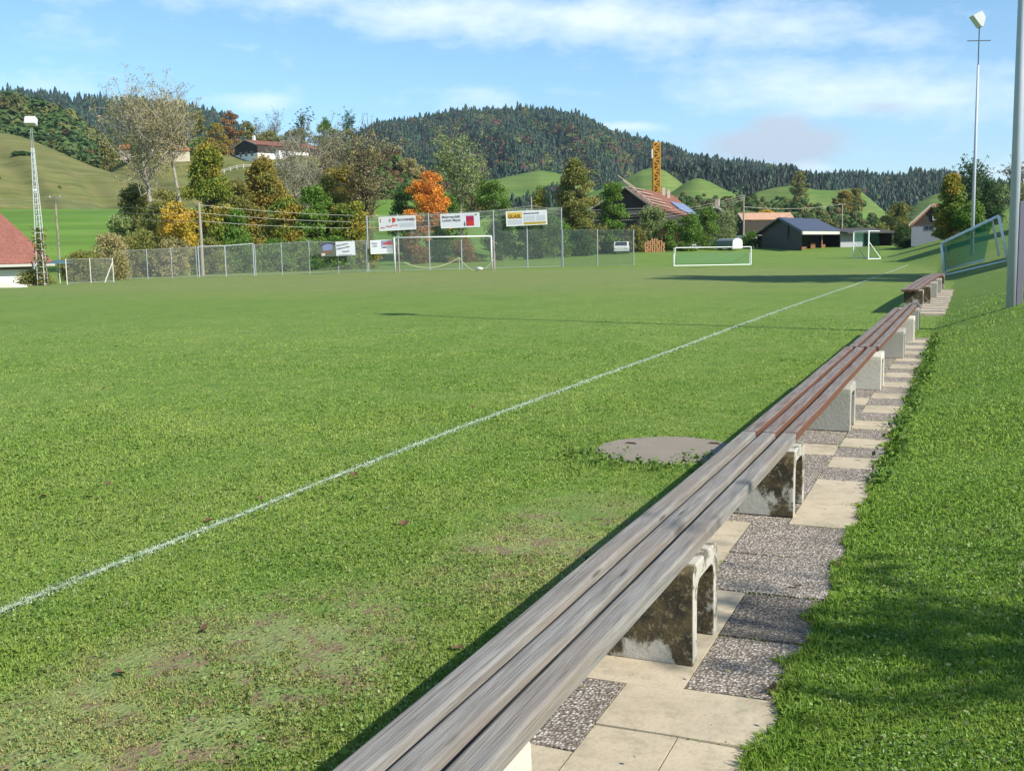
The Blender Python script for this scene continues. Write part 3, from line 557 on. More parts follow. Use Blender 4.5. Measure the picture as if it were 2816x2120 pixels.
def wood(hill, n, ur, tr, hmean, bfrac, label, name='forest', seed=0, mask=None, warm=.25, dark=(.026, .056, .030), green=1.):
    r = np.random.default_rng(seed); u = r.uniform(ur[0], ur[1], n); t = r.uniform(tr[0], tr[1], n)
    if mask is not None: k = mask(u, t); u, t = u[k], t[k]
    P = hill.at(u, t); n = len(P); P[:, 2] -= .5
    clump = .5+.5*np.sin(u*.045+seed)*np.cos(t*13+u*.013)+.35*np.sin(u*.13+t*31)
    isb = r.uniform(0, 1, n) < bfrac*(.35+1.3*clump.clip(0, 1)); h = hmean*r.uniform(.45, 1.2, n); h[isb] *= .72
    h *= 1+.25*(r.uniform(0, 1, n) > .93)
    cols = np.array(dark)[None]*r.uniform(.7, 1.4, (n, 1))*(.85+.3*clump[:, None])*np.array([1, 1, .9]); bpal = np.array([(.05, .095, .02), (.075, .12, .028), (.11, .125, .03), (.15, .10, .035), (.12, .065, .035)])
    wv = r.uniform(0, 1, n); bi = np.where(wv < 1-warm, r.integers(0, 3, n), r.integers(2, 5, n)); cols[isb] = bpal[bi[isb]]*r.uniform(.7, 1.2, (isb.sum(), 1))*green
    return forest(name, label, P, h, isb, cols, seed, 1.)
wood(hm, 27000, (640, 1900), (.03, 1.03), 16, .46, 'dark spruce forest with rusty patches covering the big rounded mountain', seed=5, warm=.45)
wood(hl, 6500, (-110, 700), (.25, 1.03), 17, .12, 'dark spruce forest on the far ridge behind the left hillside', seed=6, warm=.4)
wood(hr, 7500, (1660, 2320), (.2, 1.02), 14, .22, 'dark spruce forest on the low ridges at the right', seed=7)
wood(hc, 1900, (1400, 1790), (.5, 1.05), 16, .15, 'dark tall spruces directly behind the green knolls', seed=8, dark=(.016, .035, .018))
wood(hn, 1500, (-140, 290), (.1, 1.03), 14, 3., 'mixed green woodland above the brown slope at the left', seed=9, warm=.03, green=.95)
wood(k1, 700, (1090, 1290), (.25, .72), 8, .1, 'young dark spruce plantation on the first knoll', seed=10, mask=lambda u, t: t < .74-.5*np.abs(u-1230)/300)
wood(hv, 620, (1290, 2040), (.25, 1.0), 3.4, 3., 'scattered low scrub on the slope behind the farm buildings', 'scrub', 11, warm=.08)
wood(hb, 1100, (700, 1050), (.15, .98), 3.8, 3., 'brown scrub covering the shoulder of the hill', 'scrub', 12, warm=.5)

for kk_, hl_ in enumerate((k1, k2, k3, k4, k5, k6, ha)):
    wood(hl_, (16, 14, 12, 16, 10, 14, 5)[kk_], (hl_.us[6], hl_.us[-7]), (.05, .8), (5, 5, 4, 5, 4, 4, 2.6)[kk_], 3., ('few loose bushes dotted over the first knoll', 'few loose bushes dotted over the knoll behind the crane', 'few loose bushes dotted over the pointed knoll', 'few loose bushes dotted over the long third knoll', 'few loose bushes dotted over the low knoll right of the barn', 'few loose bushes dotted over the right-hand pasture', 'few loose bushes dotted over the brown left slope')[kk_], 'scrub', 30+kk_, warm=.1)
# ------------------------------------------------------------------ grass blades
M_blade = m_blade()
def manhole_mask(x, y): return ((x+2.3)/.58)**2+((y-8.66)/.58)**2 < .80+.20*noise2(x, y, 7., 19)
line_pts = [hit(px*K, py*K) for px, py in [(-60, 1347), (0, 1322), (170, 1252), (350, 1180), (515, 1115), (680, 1048), (850, 980), (1000, 922), (1140, 871), (1285, 817), (1440, 762), (1600, 702), (1730, 655), (1860, 611), (1940, 582)]]
lx = np.array([p[0] for p in line_pts]); ly = np.array([p[1] for p in line_pts]); o_ = np.argsort(ly); lx, ly = lx[o_], ly[o_]
def line_x(y): return np.interp(y, ly, lx)
def blades(n, rmin, rmax, r, az=(-29.5, 29.5), pw=1.35):
    u = r.uniform(0, 1, n); e = 1-pw; d = (rmin**e+u*(rmax**e-rmin**e))**(1/e); a = np.radians(r.uniform(az[0]-1, az[1]+1, n))+R(23.2)*-1
    return np.sin(a)*d, np.cos(a)*d, d
def blade_mesh(x, y, d, r, hmul=1., lean=None):
    n = len(x); z = H(x, y); h = (.0175+.008*r.uniform(-1, 1, n))*hmul*(1+.004*d); w = np.maximum(.0026, .0008*d)*r.uniform(.6, 1.5, n)
    th = r.uniform(0, 6.283, n); ln = np.abs(r.normal(0, .75, n)).clip(0, 1.6) if lean is None else lean; dx, dy = np.cos(th), np.sin(th)
    ph = th+1.57+r.normal(0, .5, n); c = np.stack([x, y, z-.004], 1); side = np.stack([np.cos(ph), np.sin(ph), np.zeros(n)], 1)*w[:, None]*.5
    L = h[:, None]; mid = c+np.stack([dx*ln*.35, dy*ln*.35, np.ones(n)*.6], 1)*L; tip = c+np.stack([dx*ln, dy*ln, np.maximum(.45, 1-.35*ln)], 1)*L
    return np.stack([c-side, c+side, mid+side*.8, tip, mid-side*.9], 1).reshape(-1, 3)
r = np.random.default_rng(21)
x, y, d = blades(760000, 2.3, 34, r, pw=1.6)
xw, yw, dw = blades(130000, 1.2, 18, r, az=(30, 72), pw=1.35); xv, yv_, dv = blades(50000, 1.6, 18, r, az=(-52, -30), pw=1.35)
x, y, d = np.concatenate([x, xw, xv]), np.concatenate([y, yw, yv_]), np.concatenate([d, dw, dv])
keep = ~((x > -1.405) & (x < -.575+.03*np.sin(y*9)-.11*np.clip(noise2(x, y, 7, 4)-.45, 0, 1)) & (y < 19.4)) & ~manhole_mask(x, y)
keep &= ~((x > -1.2) & (x < -.45) & (y > 24.5) & (y < 37))
online = np.abs(x-line_x(y)) < .055*(.8+.5*noise2(x, y, 3, 8)); 
wn = np.maximum(1-((x+2.75)/.95)**2-((y-3.3)/1.75)**2, 1-((x+2.3)/.8)**2-((y-6.2)/1.6)**2); wn = np.clip(wn, 0, 1)
keep &= r.uniform(0, 1, len(x)) > sm(11, 34, d)
keep &= ~((r.uniform(0, 1, len(x)) < wn*1.3*.85*sm(.46, .60, noise2(x, y, 4.4, 5)*.5+noise2(x, y, 14., 6)*.5)))
def emit(sel, name, mat, hm=1.):
    var = np.clip(.55*r.uniform(0, 1, sel.sum())+.45*noise2(x[sel], y[sel], 1.7, 9), 0, 1)
    var = np.where(r.uniform(0, 1, sel.sum()) < .02, .99, var*.93)
    hmul = np.where(x[sel] > -.72, np.where((x[sel] < -.50) & (y[sel] < 20), 1.9, 1.2), 1.)*hm*(1-.35*wn[sel])*(.75+.6*noise2(x[sel], y[sel], .9, 12)); V = blade_mesh(x[sel], y[sel], d[sel], r, hmul)
    return fast(name, V, 5, mat, {'var': np.repeat(var, 5)})
o = emit(keep & ~online, 'grass', M_blade); tag(o, 'short mown green grass of the pitch and the bank', 'grass', kind='stuff')
m, nt, oo = nmat('chalk_on_grass'); P_ = POS(nt); nz = NOI(nt, P_, 16., 5, .75)
BSDF(nt, oo, MIX(nt, RAMP(nt, nz, [(.38, 0.), (.58, 1.)]), (.15, .25, .07), (.44, .50, .37)), .8)
M_chalk = m
jx = [np.full(260, -.943)+r.normal(0, .004, 260), np.full(120, -1.156)+r.normal(0, .004, 120)]; jy = [r.uniform(5, 19, 260), r.uniform(2.6, 6.3, 120)]
for yv in (3.37, 3.775, 4.375, 4.967, 5.62, 6.29, 6.9, 7.6, 8.05, 8.5, 8.9, 9.35, 9.8, 10.3, 10.8, 11.3): jx.append(r.uniform(-.95, -.58, 26)**1.); jy.append(np.full(26, yv)+r.normal(0, .004, 26))
x, y = np.concatenate(jx), np.concatenate(jy); d = np.hypot(x, y); wn = np.zeros(len(x)); sel_ = noise2(x, y, 3.1, 17) > .45; x, y, d, wn = x[sel_], y[sel_], d[sel_], wn[sel_]
o = emit(np.ones(len(x), bool), 'moss_tufts', M_blade, .55); tag(o, 'small tufts of grass and moss in the paving joints', 'moss', kind='stuff')
# the touchline: chalked strip and chalked blades, one object
x, y, d = blades(150000, 3, 60, r, pw=1.9); 
yl = r.uniform(0, 1, 24000)**1.9*48+2.6; xl = line_x(yl)+r.normal(0, .030, 24000); x, y, d = xl, yl, np.hypot(xl, yl); wn = np.zeros(len(x))
V = blade_mesh(x, y, d, r, .95)
strip = []; yy = np.concatenate([np.arange(2.4, 20, .25), np.arange(20, 78, 1.)])
for a, b in zip(yy[:-1], yy[1:]):
    w1 = .018+.0005*a; w2 = .018+.0005*b; z1 = float(H(line_x(a), a))+.006+.0002*a; z2 = float(H(line_x(b), b))+.006+.0002*b
    strip += [(line_x(a)-w1, a, z1), (line_x(a)+w1, a, z1), (line_x(b)+w2, b, z2), ((line_x(b)), b, z2), (line_x(b)-w2, b, z2)]
o = fast('touchline', np.concatenate([V, np.array(strip)]), 5, M_chalk, {'var': np.zeros(len(V)+len(strip))}); o['kind'] = 'structure'
# faint old chalk line across the pitch
mb = MB(); q = [hit(px*K, py*K) for px, py in [(-40, 723), (0, 722), (300, 721), (560, 718), (900, 716)]]
for a, b in zip(q[:-1], q[1:]): mb.quad((a[0], a[1]-.05, a[2]+.012), (b[0], b[1]-.05, b[2]+.012), (b[0], b[1]+.05, b[2]+.012), (a[0], a[1]+.05, a[2]+.012))
mf, nt, oo = nmat('faded_chalk'); nz = NOI(nt, POS(nt), .9, 5, .7); bs = N(nt, 'ShaderNodeBsdfDiffuse', {'Color': (.42, .48, .36)}); tr_ = N(nt, 'ShaderNodeBsdfTransparent')
mx = N(nt, 'ShaderNodeMixShader', {0: RAMP(nt, nz, [(.40, 0.), (.70, .45)]), 1: tr_.outputs[0], 2: bs.outputs[0]}); nt.links.new(mx.outputs[0], oo.inputs[0])
o = mb.build('field_marking', mf); o['kind'] = 'structure'
# ------------------------------------------------------------------ paving
M_slab = m_slab(); M_peb = m_pebble('exposed_aggregate'); M_pebd = m_pebble('dark_aggregate', .52)  # last one is a darker tone of the aggregate, for a single slab
slabs = [] # x0,x1,y0,y1,mat
def S(x0, x1, y0, y1, k): slabs.append((x0, x1, y0, y1, k))
S(-1.155, -.865, 2.6, 3.365, 0); S(-.86, -.575, 2.6, 3.37, 0); S(-1.41, -1.16, 2.6, 3.16, 0); S(-1.155, -.575, 3.375, 3.77, 0); S(-1.41, -1.16, 3.165, 3.735, 1)
S(-1.41, -.945, 3.745, 4.33, 0); S(-1.41, -.945, 4.335, 4.97, 0); S(-.94, -.575, 3.78, 4.375, 1); S(-.94, -.575, 4.38, 4.96, 2); S(-1.15, -.575, 4.975, 5.62, 1); S(-1.15, -.575, 5.625, 6.29, 1); S(-1.41, -1.155, 4.975, 6.29, 0)
S(-.945, -.575, 6.3, 6.9, 0); S(-.945, -.575, 6.905, 7.6, 0); S(-1.41, -.95, 6.3, 7.6, 1); S(-1.41, -1.155, 2.0, 2.595, 0); S(-1.15, -.575, 1.9, 2.595, 0)
yy_ = 7.605; kk = 1
for st in [.43, .44, .41, .44, .46, .48, .52, .5, .5, .41, .55, .49, .46, .45, .45, .5, .45, .5, .45, .5, .45, .5, .45, .5, .45]:
    S(-.94, -.575, yy_, yy_+st-.006, kk); yy_ += st; kk = 1-kk
yy_ = 7.605; kk = 1
for st in [.9, .5, .9, .45, .9, .5, .9, .9, .5, .9, .9, .9, .9, .9, .9]:
    S(-1.41, -.946, yy_, yy_+st-.006, kk if st < .6 else 1); yy_ += st; kk = 0
mb = MB(); rs = np.random.default_rng(5)
for (x0, x1, y0, y1, k) in slabs:
    if y0 > 19.3: continue
    mb.cur = k; z = rs.uniform(-.003, .003); tx, ty = rs.uniform(-.003, .003, 2); P4 = [(x0, y0, z-tx-ty), (x1, y0, z+tx-ty), (x1, y1, z+tx+ty), (x0, y1, z-tx+ty)]
    mb.add(P4+[(a, b, -.05) for a, b, c in P4], [(0, 1, 2, 3), (0, 4, 5, 1), (1, 5, 6, 2), (2, 6, 7, 3), (3, 7, 4, 0)])
# far part of the paving, in front of the last bench
fy = 24.9
for i in range(24):
    st = .5; 
    x0 = -1.5+.035*(fy-25)*.5; mb.cur = [0, 1, 0, 1][i % 4]; z = .055
    x1 = -.50-.0*(fy-25)+(.02*math.sin(i*2.1))
    xl = -1.25; zz = z+rs.uniform(-.004, .004)
    P4 = [(xl, fy, zz), (x1, fy, zz), (x1, fy+st-.012, zz), (xl, fy+st-.012, zz)]; mb.add(P4+[(a, b, -.02) for a, b, c in P4], [(0, 1, 2, 3), (0, 4, 5, 1), (1, 5, 6, 2), (2, 6, 7, 3), (3, 7, 4, 0)]); fy += st
o = mb.build('path', [M_slab, M_peb, M_pebd]); o['kind'] = 'structure'
# manhole
mh = thing('manhole_cover', 'round grey concrete manhole cover sunk in the grass beside the bench', 'manhole cover', (-2.3, 8.66, -.06))
mb = MB(); n = 48; rad = [.60*(1+.012*math.sin(k*1.7)+.01*math.sin(k*.61)) for k in range(n)]
ring = lambda rr_, z: [(-2.3+rr_*rad[k]/.6*math.cos(6.2832*k/n), 8.66+rr_*rad[k]/.6*math.sin(6.2832*k/n), z) for k in range(n)]
mb.add(ring(.60, -.12)+ring(.60, -.056)+ring(.585, -.050), [(k, (k+1) % n, n+(k+1) % n, n+k) for k in range(n)]+[(n+k, n+(k+1) % n, 2*n+(k+1) % n, 2*n+k) for k in range(n)]+[tuple(range(2*n, 3*n))])
mb.build('cover_disc', m_concrete('cover_concrete', (.25, .215, .165), 0, 55), mh)
for hx, hy in ((-2.66, 8.78), (-1.98, 8.98)):
    mb = MB(); mb.tube([(hx-.05, hy, -.052), (hx-.03, hy+.01, -.043), (hx+.03, hy+.01, -.043), (hx+.05, hy, -.052)], .009, 6); mb.build('handle', plain('rusty_iron', (.08, .05, .035), .8), mh)

# ------------------------------------------------------------------ benches
M_wgrey = m_wood('weathered_plank', (.165, .153, .136), (.28, .265, .238), (.22, .18, .142), .92)
M_wred = m_wood('red_glazed_plank', (.155, .132, .118), (.26, .23, .205), (.19, .135, .105), paint=(.105, .046, .027))
M_wold = m_wood('brown_glazed_plank', (.15, .13, .118), (.25, .225, .20), (.18, .135, .105), paint=(.10, .048, .032))
M_moss = [m_concrete('mossy_concrete_a', (.46, .43, .36), 1.), m_concrete('mossy_concrete_b', (.36, .34, .28), 1.3), m_concrete('mossy_concrete_c', (.42, .40, .34), 1.7)]
M_conc = m_concrete('pale_concrete', (.36, .345, .29)); M_clite = m_concrete('light_concrete', (.56, .52, .43))
def bx0(y): return -1.335+.0035*(y-2)
def support(parent, y, mat, xr=-.955, w=.42, z0=0., h=.40, dep=.44, th=.065):
    # upturned U-shaped concrete block, open towards the path
    mb = MB(); y0, y1 = y, y+dep; rr_ = .045; a = []
    out = [(y0, 0)]+[(y0+rr_-rr_*math.cos(t), h-rr_+rr_*math.sin(t)) for t in np.linspace(0, math.pi/2, 6)]+[(y1-rr_+rr_*math.sin(t), h-rr_+rr_*math.cos(t)) for t in np.linspace(0, math.pi/2, 6)]+[(y1, 0)]
    q = .05; inn = [(y0+th, 0), (y0+th+.006, h-.12), (y0+th+.02, h-.09), (y0+th+q, h-.075), (y1-th-q, h-.075), (y1-th-.02, h-.09), (y1-th-.006, h-.12), (y1-th, 0)]
    # resample inner to the outer's count by arc so that the two rings can be bridged
    def rs_(pl, n):
        pl = np.array(pl); s = np.concatenate([[0], np.cumsum(np.linalg.norm(np.diff(pl, axis=0), axis=1))]); t = np.linspace(0, s[-1], n); return np.stack([np.interp(t, s, pl[:, 0]), np.interp(t, s, pl[:, 1])], 1)
    n = 30; O = rs_(out, n); I = rs_(inn, n); xl = xr-w; V = []
    for X_ in (xl, xr):
        V += [(X_, p[0], z0+p[1]) for p in O]+[(X_, p[0], z0+p[1]) for p in I]
    f = []; m2 = 2*n
    for i in range(n-1):
        f += [(i, i+1, m2+i+1, m2+i), (n+i+1, n+i, m2+n+i, m2+n+i+1), (i, n+i, n+i+1, i+1), (m2+i, m2+i+1, m2+n+i+1, m2+n+i)]
    f += [(0, m2, m2+n, n), (n-1, m2-1, 2*m2-1, m2+n-1)]
    mb.add(V, f); o = mb.build('support', mat, parent, bevel=.007); return o
def plank(parent, x0, x1, y0, y1, z, mat, t=.055, droop=0., xo=0.):
    mb = MB(); n = 14; rb = .009; V = []; pr = np.random.default_rng(int(abs(x0)*1000+abs(y0)*70)); pz, px = pr.uniform(-.003, .003), pr.uniform(-.004, .004); y1 = y1-pr.uniform(0, .015)
    for i in range(n+1):
        yv = y0+(y1-y0)*i/n; xx = bx0(yv)+xo+.0015*math.sin(i*1.3+x0*40); zz = z+.0015*math.sin(i*.9+x0*31)
        xa, xb = xx+x0, xx+x1
        zz += pz; xa += px; xb += px
        V += [(xa, yv, zz), (xa, yv, zz+t-rb), (xa+rb*.3, yv, zz+t-rb*.3), (xa+rb, yv, zz+t), (xb-rb, yv, zz+t), (xb-rb*.3, yv, zz+t-rb*.3), (xb, yv, zz+t-rb), (xb, yv, zz)]
    f = [(i*8+k, i*8+(k+1) % 8, (i+1)*8+(k+1) % 8, (i+1)*8+k) for i in range(n) for k in range(8)]; f = [q[::-1] for q in f]+[tuple(range(8)), tuple(range(n*8+7, n*8-1, -1))]
    mb.add(V, f); o = mb.build('plank', mat, parent); return o
off3 = [(0, .087), (.122, .209), (.244, .331)]
b1 = thing('bench', 'nearest bench with weathered grey planks on mossy concrete blocks', 'bench', (-1.2, 2.5, 0), 'benches along the touchline')
for a, b in off3: plank(b1, a, b, -.6, 6.82, .40, M_wgrey)
support(b1, 2.02, M_clite, -1.018, .37); support(b1, 3.985, M_moss[0], -.958, .42); support(b1, 6.465, M_moss[2], -.942, .42)
support(b1, .2, M_moss[1], -1.0, .40)
b2 = thing('bench', 'middle bench with red-brown planks on clean grey concrete blocks', 'bench', (-1.2, 10, 0), 'benches along the touchline')
for a, b in off3: plank(b2, a, b, 6.835, 12.72, .40, M_wred)
support(b2, 9.63, M_conc, -.93, .42); support(b2, 12.44, M_clite, -.885, .42)
b3 = thing('bench', 'third bench whose three worn brown planks end at different lengths', 'bench', (-1.2, 16, 0), 'benches along the touchline')
for (a, b), e in zip(off3, (20.3, 20.9, 21.6)): plank(b3, a, b, 12.735, e, .40, M_wold, xo=.03)
support(b3, 15.9, M_conc, -.84, .42); support(b3, 18.57, M_clite, -.835, .42)
support(b3, 21.0, M_conc, -.86, .36)
# far bench, shifted and a little higher
b4 = thing('bench', 'farthest bench with curved worn planks, ending at the tilted goal', 'bench', (-1.2, 33, .05), 'benches along the touchline')
def plank4(a, b):
    mb = MB(); n = 16; V = []
    for i in range(n+1):
        yv = 26.6+(39.2-26.6)*i/n; xx = -1.49+.024*(yv-26.6)-.10*math.sin(math.pi*i/n)*0+.0; z = .445+.05*math.sin(math.pi*i/n); V += [(xx+a, yv, z), (xx+a, yv, z+.055), (xx+b, yv, z+.055), (xx+b, yv, z)]
    f = [(i*4+k, (i+1)*4+k, (i+1)*4+(k+1) % 4, i*4+(k+1) % 4) for i in range(n) for k in range(4)]+[(0, 1, 2, 3), (n*4+3, n*4+2, n*4+1, n*4)]
    mb.add(V, f); mb.build('plank', M_wold, b4)
for a, b in ((0, .10), (.135, .235), (.27, .37)): plank4(a, b)
for y_, xr, mt in ((26.75, -1.02, M_moss[2]), (29.0, -.93, M_moss[1]), (31.9, -.86, M_conc), (34.7, -.82, M_conc), (37.6, -.80, M_moss[1])): support(b4, y_, mt, xr, .42, .04, .405+.03)

# ------------------------------------------------------------------ steel: poles, masts, fences
M_galv = plain('galvanised_steel', (.42, .44, .45), .45, .12, 4., .6, .05); M_alu = plain('aluminium', (.86, .86, .82), .5, .06, 4., .0, .05)
M_white = plain('white_paint', (.62, .62, .60), .5, .08, 2.); M_dsteel = plain('dark_steel', (.13, .14, .16), .5, .15, 4., .4)
M_pole = plain('blue_grey_steel', (.46, .49, .56), .6, .1, 3., .0, .05); M_pole_d = plain('violet_grey_channel', (.13, .125, .165), .7, .12, 3., .0)  # channel colour darkened to hold the shade on its near face
M_woodpole = plain('grey_wood_pole', (.30, .26, .20), .9, .25, 2.5); M_ins = plain('porcelain', (.75, .75, .7), .3, .05)
pb = hit(2788, 842); 
t = thing('steel_pole', 'big blue-grey steel pole on the bank at the right edge, with channel foot', 'pole', pb)
mb = MB(); px_, py_, pz_ = pb; u_ = Vector((.919, .394, 0))   # sideways as seen across the bank
a0 = Vector(pb)+u_*(-.055)
mb.tube([a0+Vector((0, 0, -.3)), a0+Vector((0, 0, 5)), a0+Vector((0, 0, 11.5))], [.083, .075, .06], 14); mb.build('shaft', M_pole, t, smooth=True)
mb = MB(); b0 = Vector(pb)+u_*.068+Vector((0, 0, -.3)); mb.box(b0+Vector((0, 0, 1.06)), (.115, .13, 2.12), R(23)); mb.build('channel_post', M_pole_d, t, bevel=.01)
mb = MB()
for k_ in range(3): mb.box(Vector(pb)+u_*(.1-k_*.12)+Vector((0, 0, 11.3)), (.5, .38, .36), R(20+k_*20))
mb.build('floodlight', M_white, t)
# left lattice mast
ml = hit(118, 785); t = thing('lattice_mast', 'tall white lattice floodlight mast overgrown with ivy at the left edge', 'floodlight mast', ml)
top = cam.ztop(ml, 86, 345); Hh = top-ml[2]; mb = MB(); U = Vector((.919, .394, 0)); V_ = Vector((-.394, .919, 0)); A = Vector(ml)
def lp(f, sx, sy):
    w = (.21*(1-f/.86)+.075*f/.86) if f < .86 else .055
    return A+U*(sx*w)+V_*(sy*w)+Vector((0, 0, f*Hh))
for sx in (-1, 1):
    for sy in (-1, 1): mb.tube([lp(f, sx, sy) for f in (0, .43, .86)], .026, 5)
k_ = 24
for i in range(k_):
    f = .86*i/k_+.01; 
    for (p, q) in (((-1, -1), (1, -1)), ((1, -1), (1, 1)), ((1, 1), (-1, 1)), ((-1, 1), (-1, -1))): mb.bar(lp(f, *p), lp(f, *q), .035)
mb.build('lattice', plain('mast_white', (.55, .57, .56), .5, .1, 2., .2), t)
mb = MB()
for sx in (-1, 1): mb.tube([lp(.86, sx, 0), lp(.985, sx*.9, 0)], .02, 5)
mb.build('extension', M_galv, t)
mb = MB(); c = A+Vector((0, 0, Hh+.22))+U*.02; mb.box(c, (.62, .42, .44), M=Matrix.Rotation(R(-22), 3, U)@Matrix.Rotation(R(24), 3, 'Z')); hd = mb.build('floodlight', plain('lamp_housing', (.55, .55, .55), .5), t, bevel=.03)
mb = MB(); mb.box(c+Vector((.0, 0, -.05))-V_*.24, (.42, .03, .26), R(24)); mb.build('lamp_glass', plain('lamp_glass', (.9, .92, .95), .15), hd)
r_ = np.random.default_rng(77); n = 1500; f = r_.uniform(0, 1, n)**1.3*.40; cen = np.array([lp(ff*.9, 0, 0) for ff in f])+r_.normal(size=(n, 3))*np.array([.17, .17, .08]); pc = np.array(PAL['autumn'])[r_.integers(0, 3, n)]*r_.uniform(.7, 1.2, (n, 1))
iv = fast('ivy', quads(cen, .12, r_), 4, M_leaf, {'col': np.repeat(pc, 4, 0)}); tag(iv, 'yellow-green ivy climbing the foot of the lattice mast', 'ivy')
# right mast
mr = hit(2672, 702); t = thing('floodlight_mast', 'slim grey floodlight mast with crossbar behind the tilted goal', 'floodlight mast', mr)
top = cam.ztop(mr, 2690, 78)-mr[2]; A = Vector(mr); mb = MB(); mb.tube([A+Vector((0, 0, -.3)), A+Vector((0, 0, top*.45)), A+Vector((0, 0, top*.84))], [.115, .085, .062], 10); mb.build('shaft', M_pole, t, smooth=True)
mb = MB(); mb.tube([A+Vector((0, 0, top*.83)), A+Vector((0, 0, top))], .035, 8); mb.build('upper_pole', M_dsteel, t)
mb = MB(); c = A+Vector((0, 0, top*.945)); mb.tube([c-U*.68, c+U*.68], .028, 6); mb.build('crossbar', M_dsteel, t)
mb = MB(); c = A+Vector((0, 0, top+.40))-U*.08; Mx = Matrix.Rotation(R(23), 3, 'Z')@Matrix.Rotation(R(-25), 3, 'Y')
q = [(-.30, -.3, .42), (.28, -.3, .42), (.34, -.3, .0), (.02, -.3, -.42), (-.12, -.3, -.38)]; q2 = [(a, .3, b) for a, _, b in q]
Pq = [Mx@Vector(p)+c for p in q+q2]; nq = 5; mb.add(Pq, [tuple(range(nq-1, -1, -1)), tuple(range(nq, 2*nq))]+[(i, (i+1) % nq, (i+1) % nq+nq, i+nq) for i in range(nq)]); mb.build('floodlight', M_white, t, bevel=.03)

M_net = m_net('chain_link', (.17, .19, .18), .06, .13); M_nett = m_net('ball_net', (.09, .12, .11), .07, .16); M_gnet = m_net('green_goal_net', (.05, .28, .19), .10, .11); M_wnet = m_net('old_goal_net', (.5, .45, .25), .1, .12)
def zt(P, x, y): return cam.ztop(P, x, y)
def fence(name, label, posts, net, post_r=.035, rail=False, mat=M_galv, line=None):
    """posts: list of (x,y_base,y_top) picture measurements; becomes real posts and netting"""
    Ps = []
    for (x, yb, yt) in posts:
        P = hit(x, yb)
        if line:      # the run of posts stands on one straight line in plan
            (x0, y0), (x1, y1) = line; dx_, dy_ = cam.ray(x, yb)[:2]; ex, ey = x1-x0, y1-y0; s_ = (x0*ey-y0*ex)/(dx_*ey-dy_*ex); P = np.array([dx_*s_, dy_*s_, 0.]); P[2] = float(H(P[0], P[1]))
        Ps.append((Vector(P), zt(P, x, yt)-P[2]))
    t = thing(name, label, 'fence', Ps[0][0])
    for P, h in Ps:
        mb = MB(); mb.tube([P+Vector((0, 0, -.2)), P+Vector((0, 0, h))], post_r, 7); mb.build('post', mat, t)
    for (P, h), (Q, k) in zip(Ps[:-1], Ps[1:]):
        mb = MB(); a = P+Vector((0, 0, .03)); b = Q+Vector((0, 0, .03)); mb.quad(a, b, Q+Vector((0, 0, k-.04)), P+Vector((0, 0, h-.04))); mb.build('netting', net, t)
    mb = MB(); mb.tube([P+Vector((0, 0, .06)) for P, h in Ps], .008, 4); mb.build('tension_wire', mat, t)
    mb = MB(); mb.tube([P+Vector((0, 0, h-(0 if rail else .04))) for P, h in Ps], .03 if rail else .008, 6); mb.build('top_rail' if rail else 'tension_wire', mat, t)
    return t, Ps
LA = ((-54.4, 57.), (-42.6, 70.2))
def Cx(lst, ox, oy, s): return [(ox+a/s, oy+b/s, oy+c_/s) for a, b, c_ in lst]
M_pp = plain('pale_post', (.55, .53, .46), .8)
fence('wire_fence', 'low wire fence with pale posts between the lattice mast and the netting', [(185, 783, 712), (250.5, 778, 710), (313, 776, 709)], M_net, .03, mat=M_pp)
t, _ = fence('net_fence', 'grey netting fence from its left end to the gate frame', Cx([(435, 985, 600), (740, 990, 590), (1055, 975, 575), (1378, 965, 555)], 250, 560, 4.706), M_net, .032, line=LA)
t, _ = fence('gate_frame', 'railed fence section with heavy end posts like a closed gate', Cx([(1405, 955, 556), (1750, 945, 548), (2115, 942, 518)], 250, 560, 4.706), M_net, .05, True, line=LA)
fence('net_fence', 'netting fence between the gate frame and the first tall post', [(701+3, 759, 672)]+Cx([(650, 1530, 1285), (868, 1535, 1270), (1095, 1528, 1275)], 550, 220, 2.87)+[(1010, 750, 660)], M_net, .035, line=LA)
tf, tall = fence('ball_catch_net', 'tall ball-catch netting on seven steel posts behind the main goal', Cx([(655, 895, 225), (1012, 870, 210), (1370, 858, 195), (1745, 850, 178), (2125, 850, 160)], 860, 540, 4.254)+Cx([(472, 832, 145), (875, 828, 130)], 1340, 540, 4.254), M_nett, .055, line=((-42.6, 72.6), (-31, 83)))
fence('net_fence', 'low netting fence at the right of the tall ball-catch net', [(1546+2, 733, 632)]+Cx([(1290, 803, 385), (1712, 815, 385)], 1340, 540, 4.254), M_nett, .05, line=((-31, 83), (-24.8, 85.3)))
# leaning brace
mb = MB(); a = hit(288, 777); b = hit(313, 776); mb.tube([a, Vector(b)+Vector((0, 0, 1.25))], .035, 6); o = mb.build('brace_post', M_pp, loc=a); tag(o, 'slanted pale brace leaning on the last wire fence post', 'post')

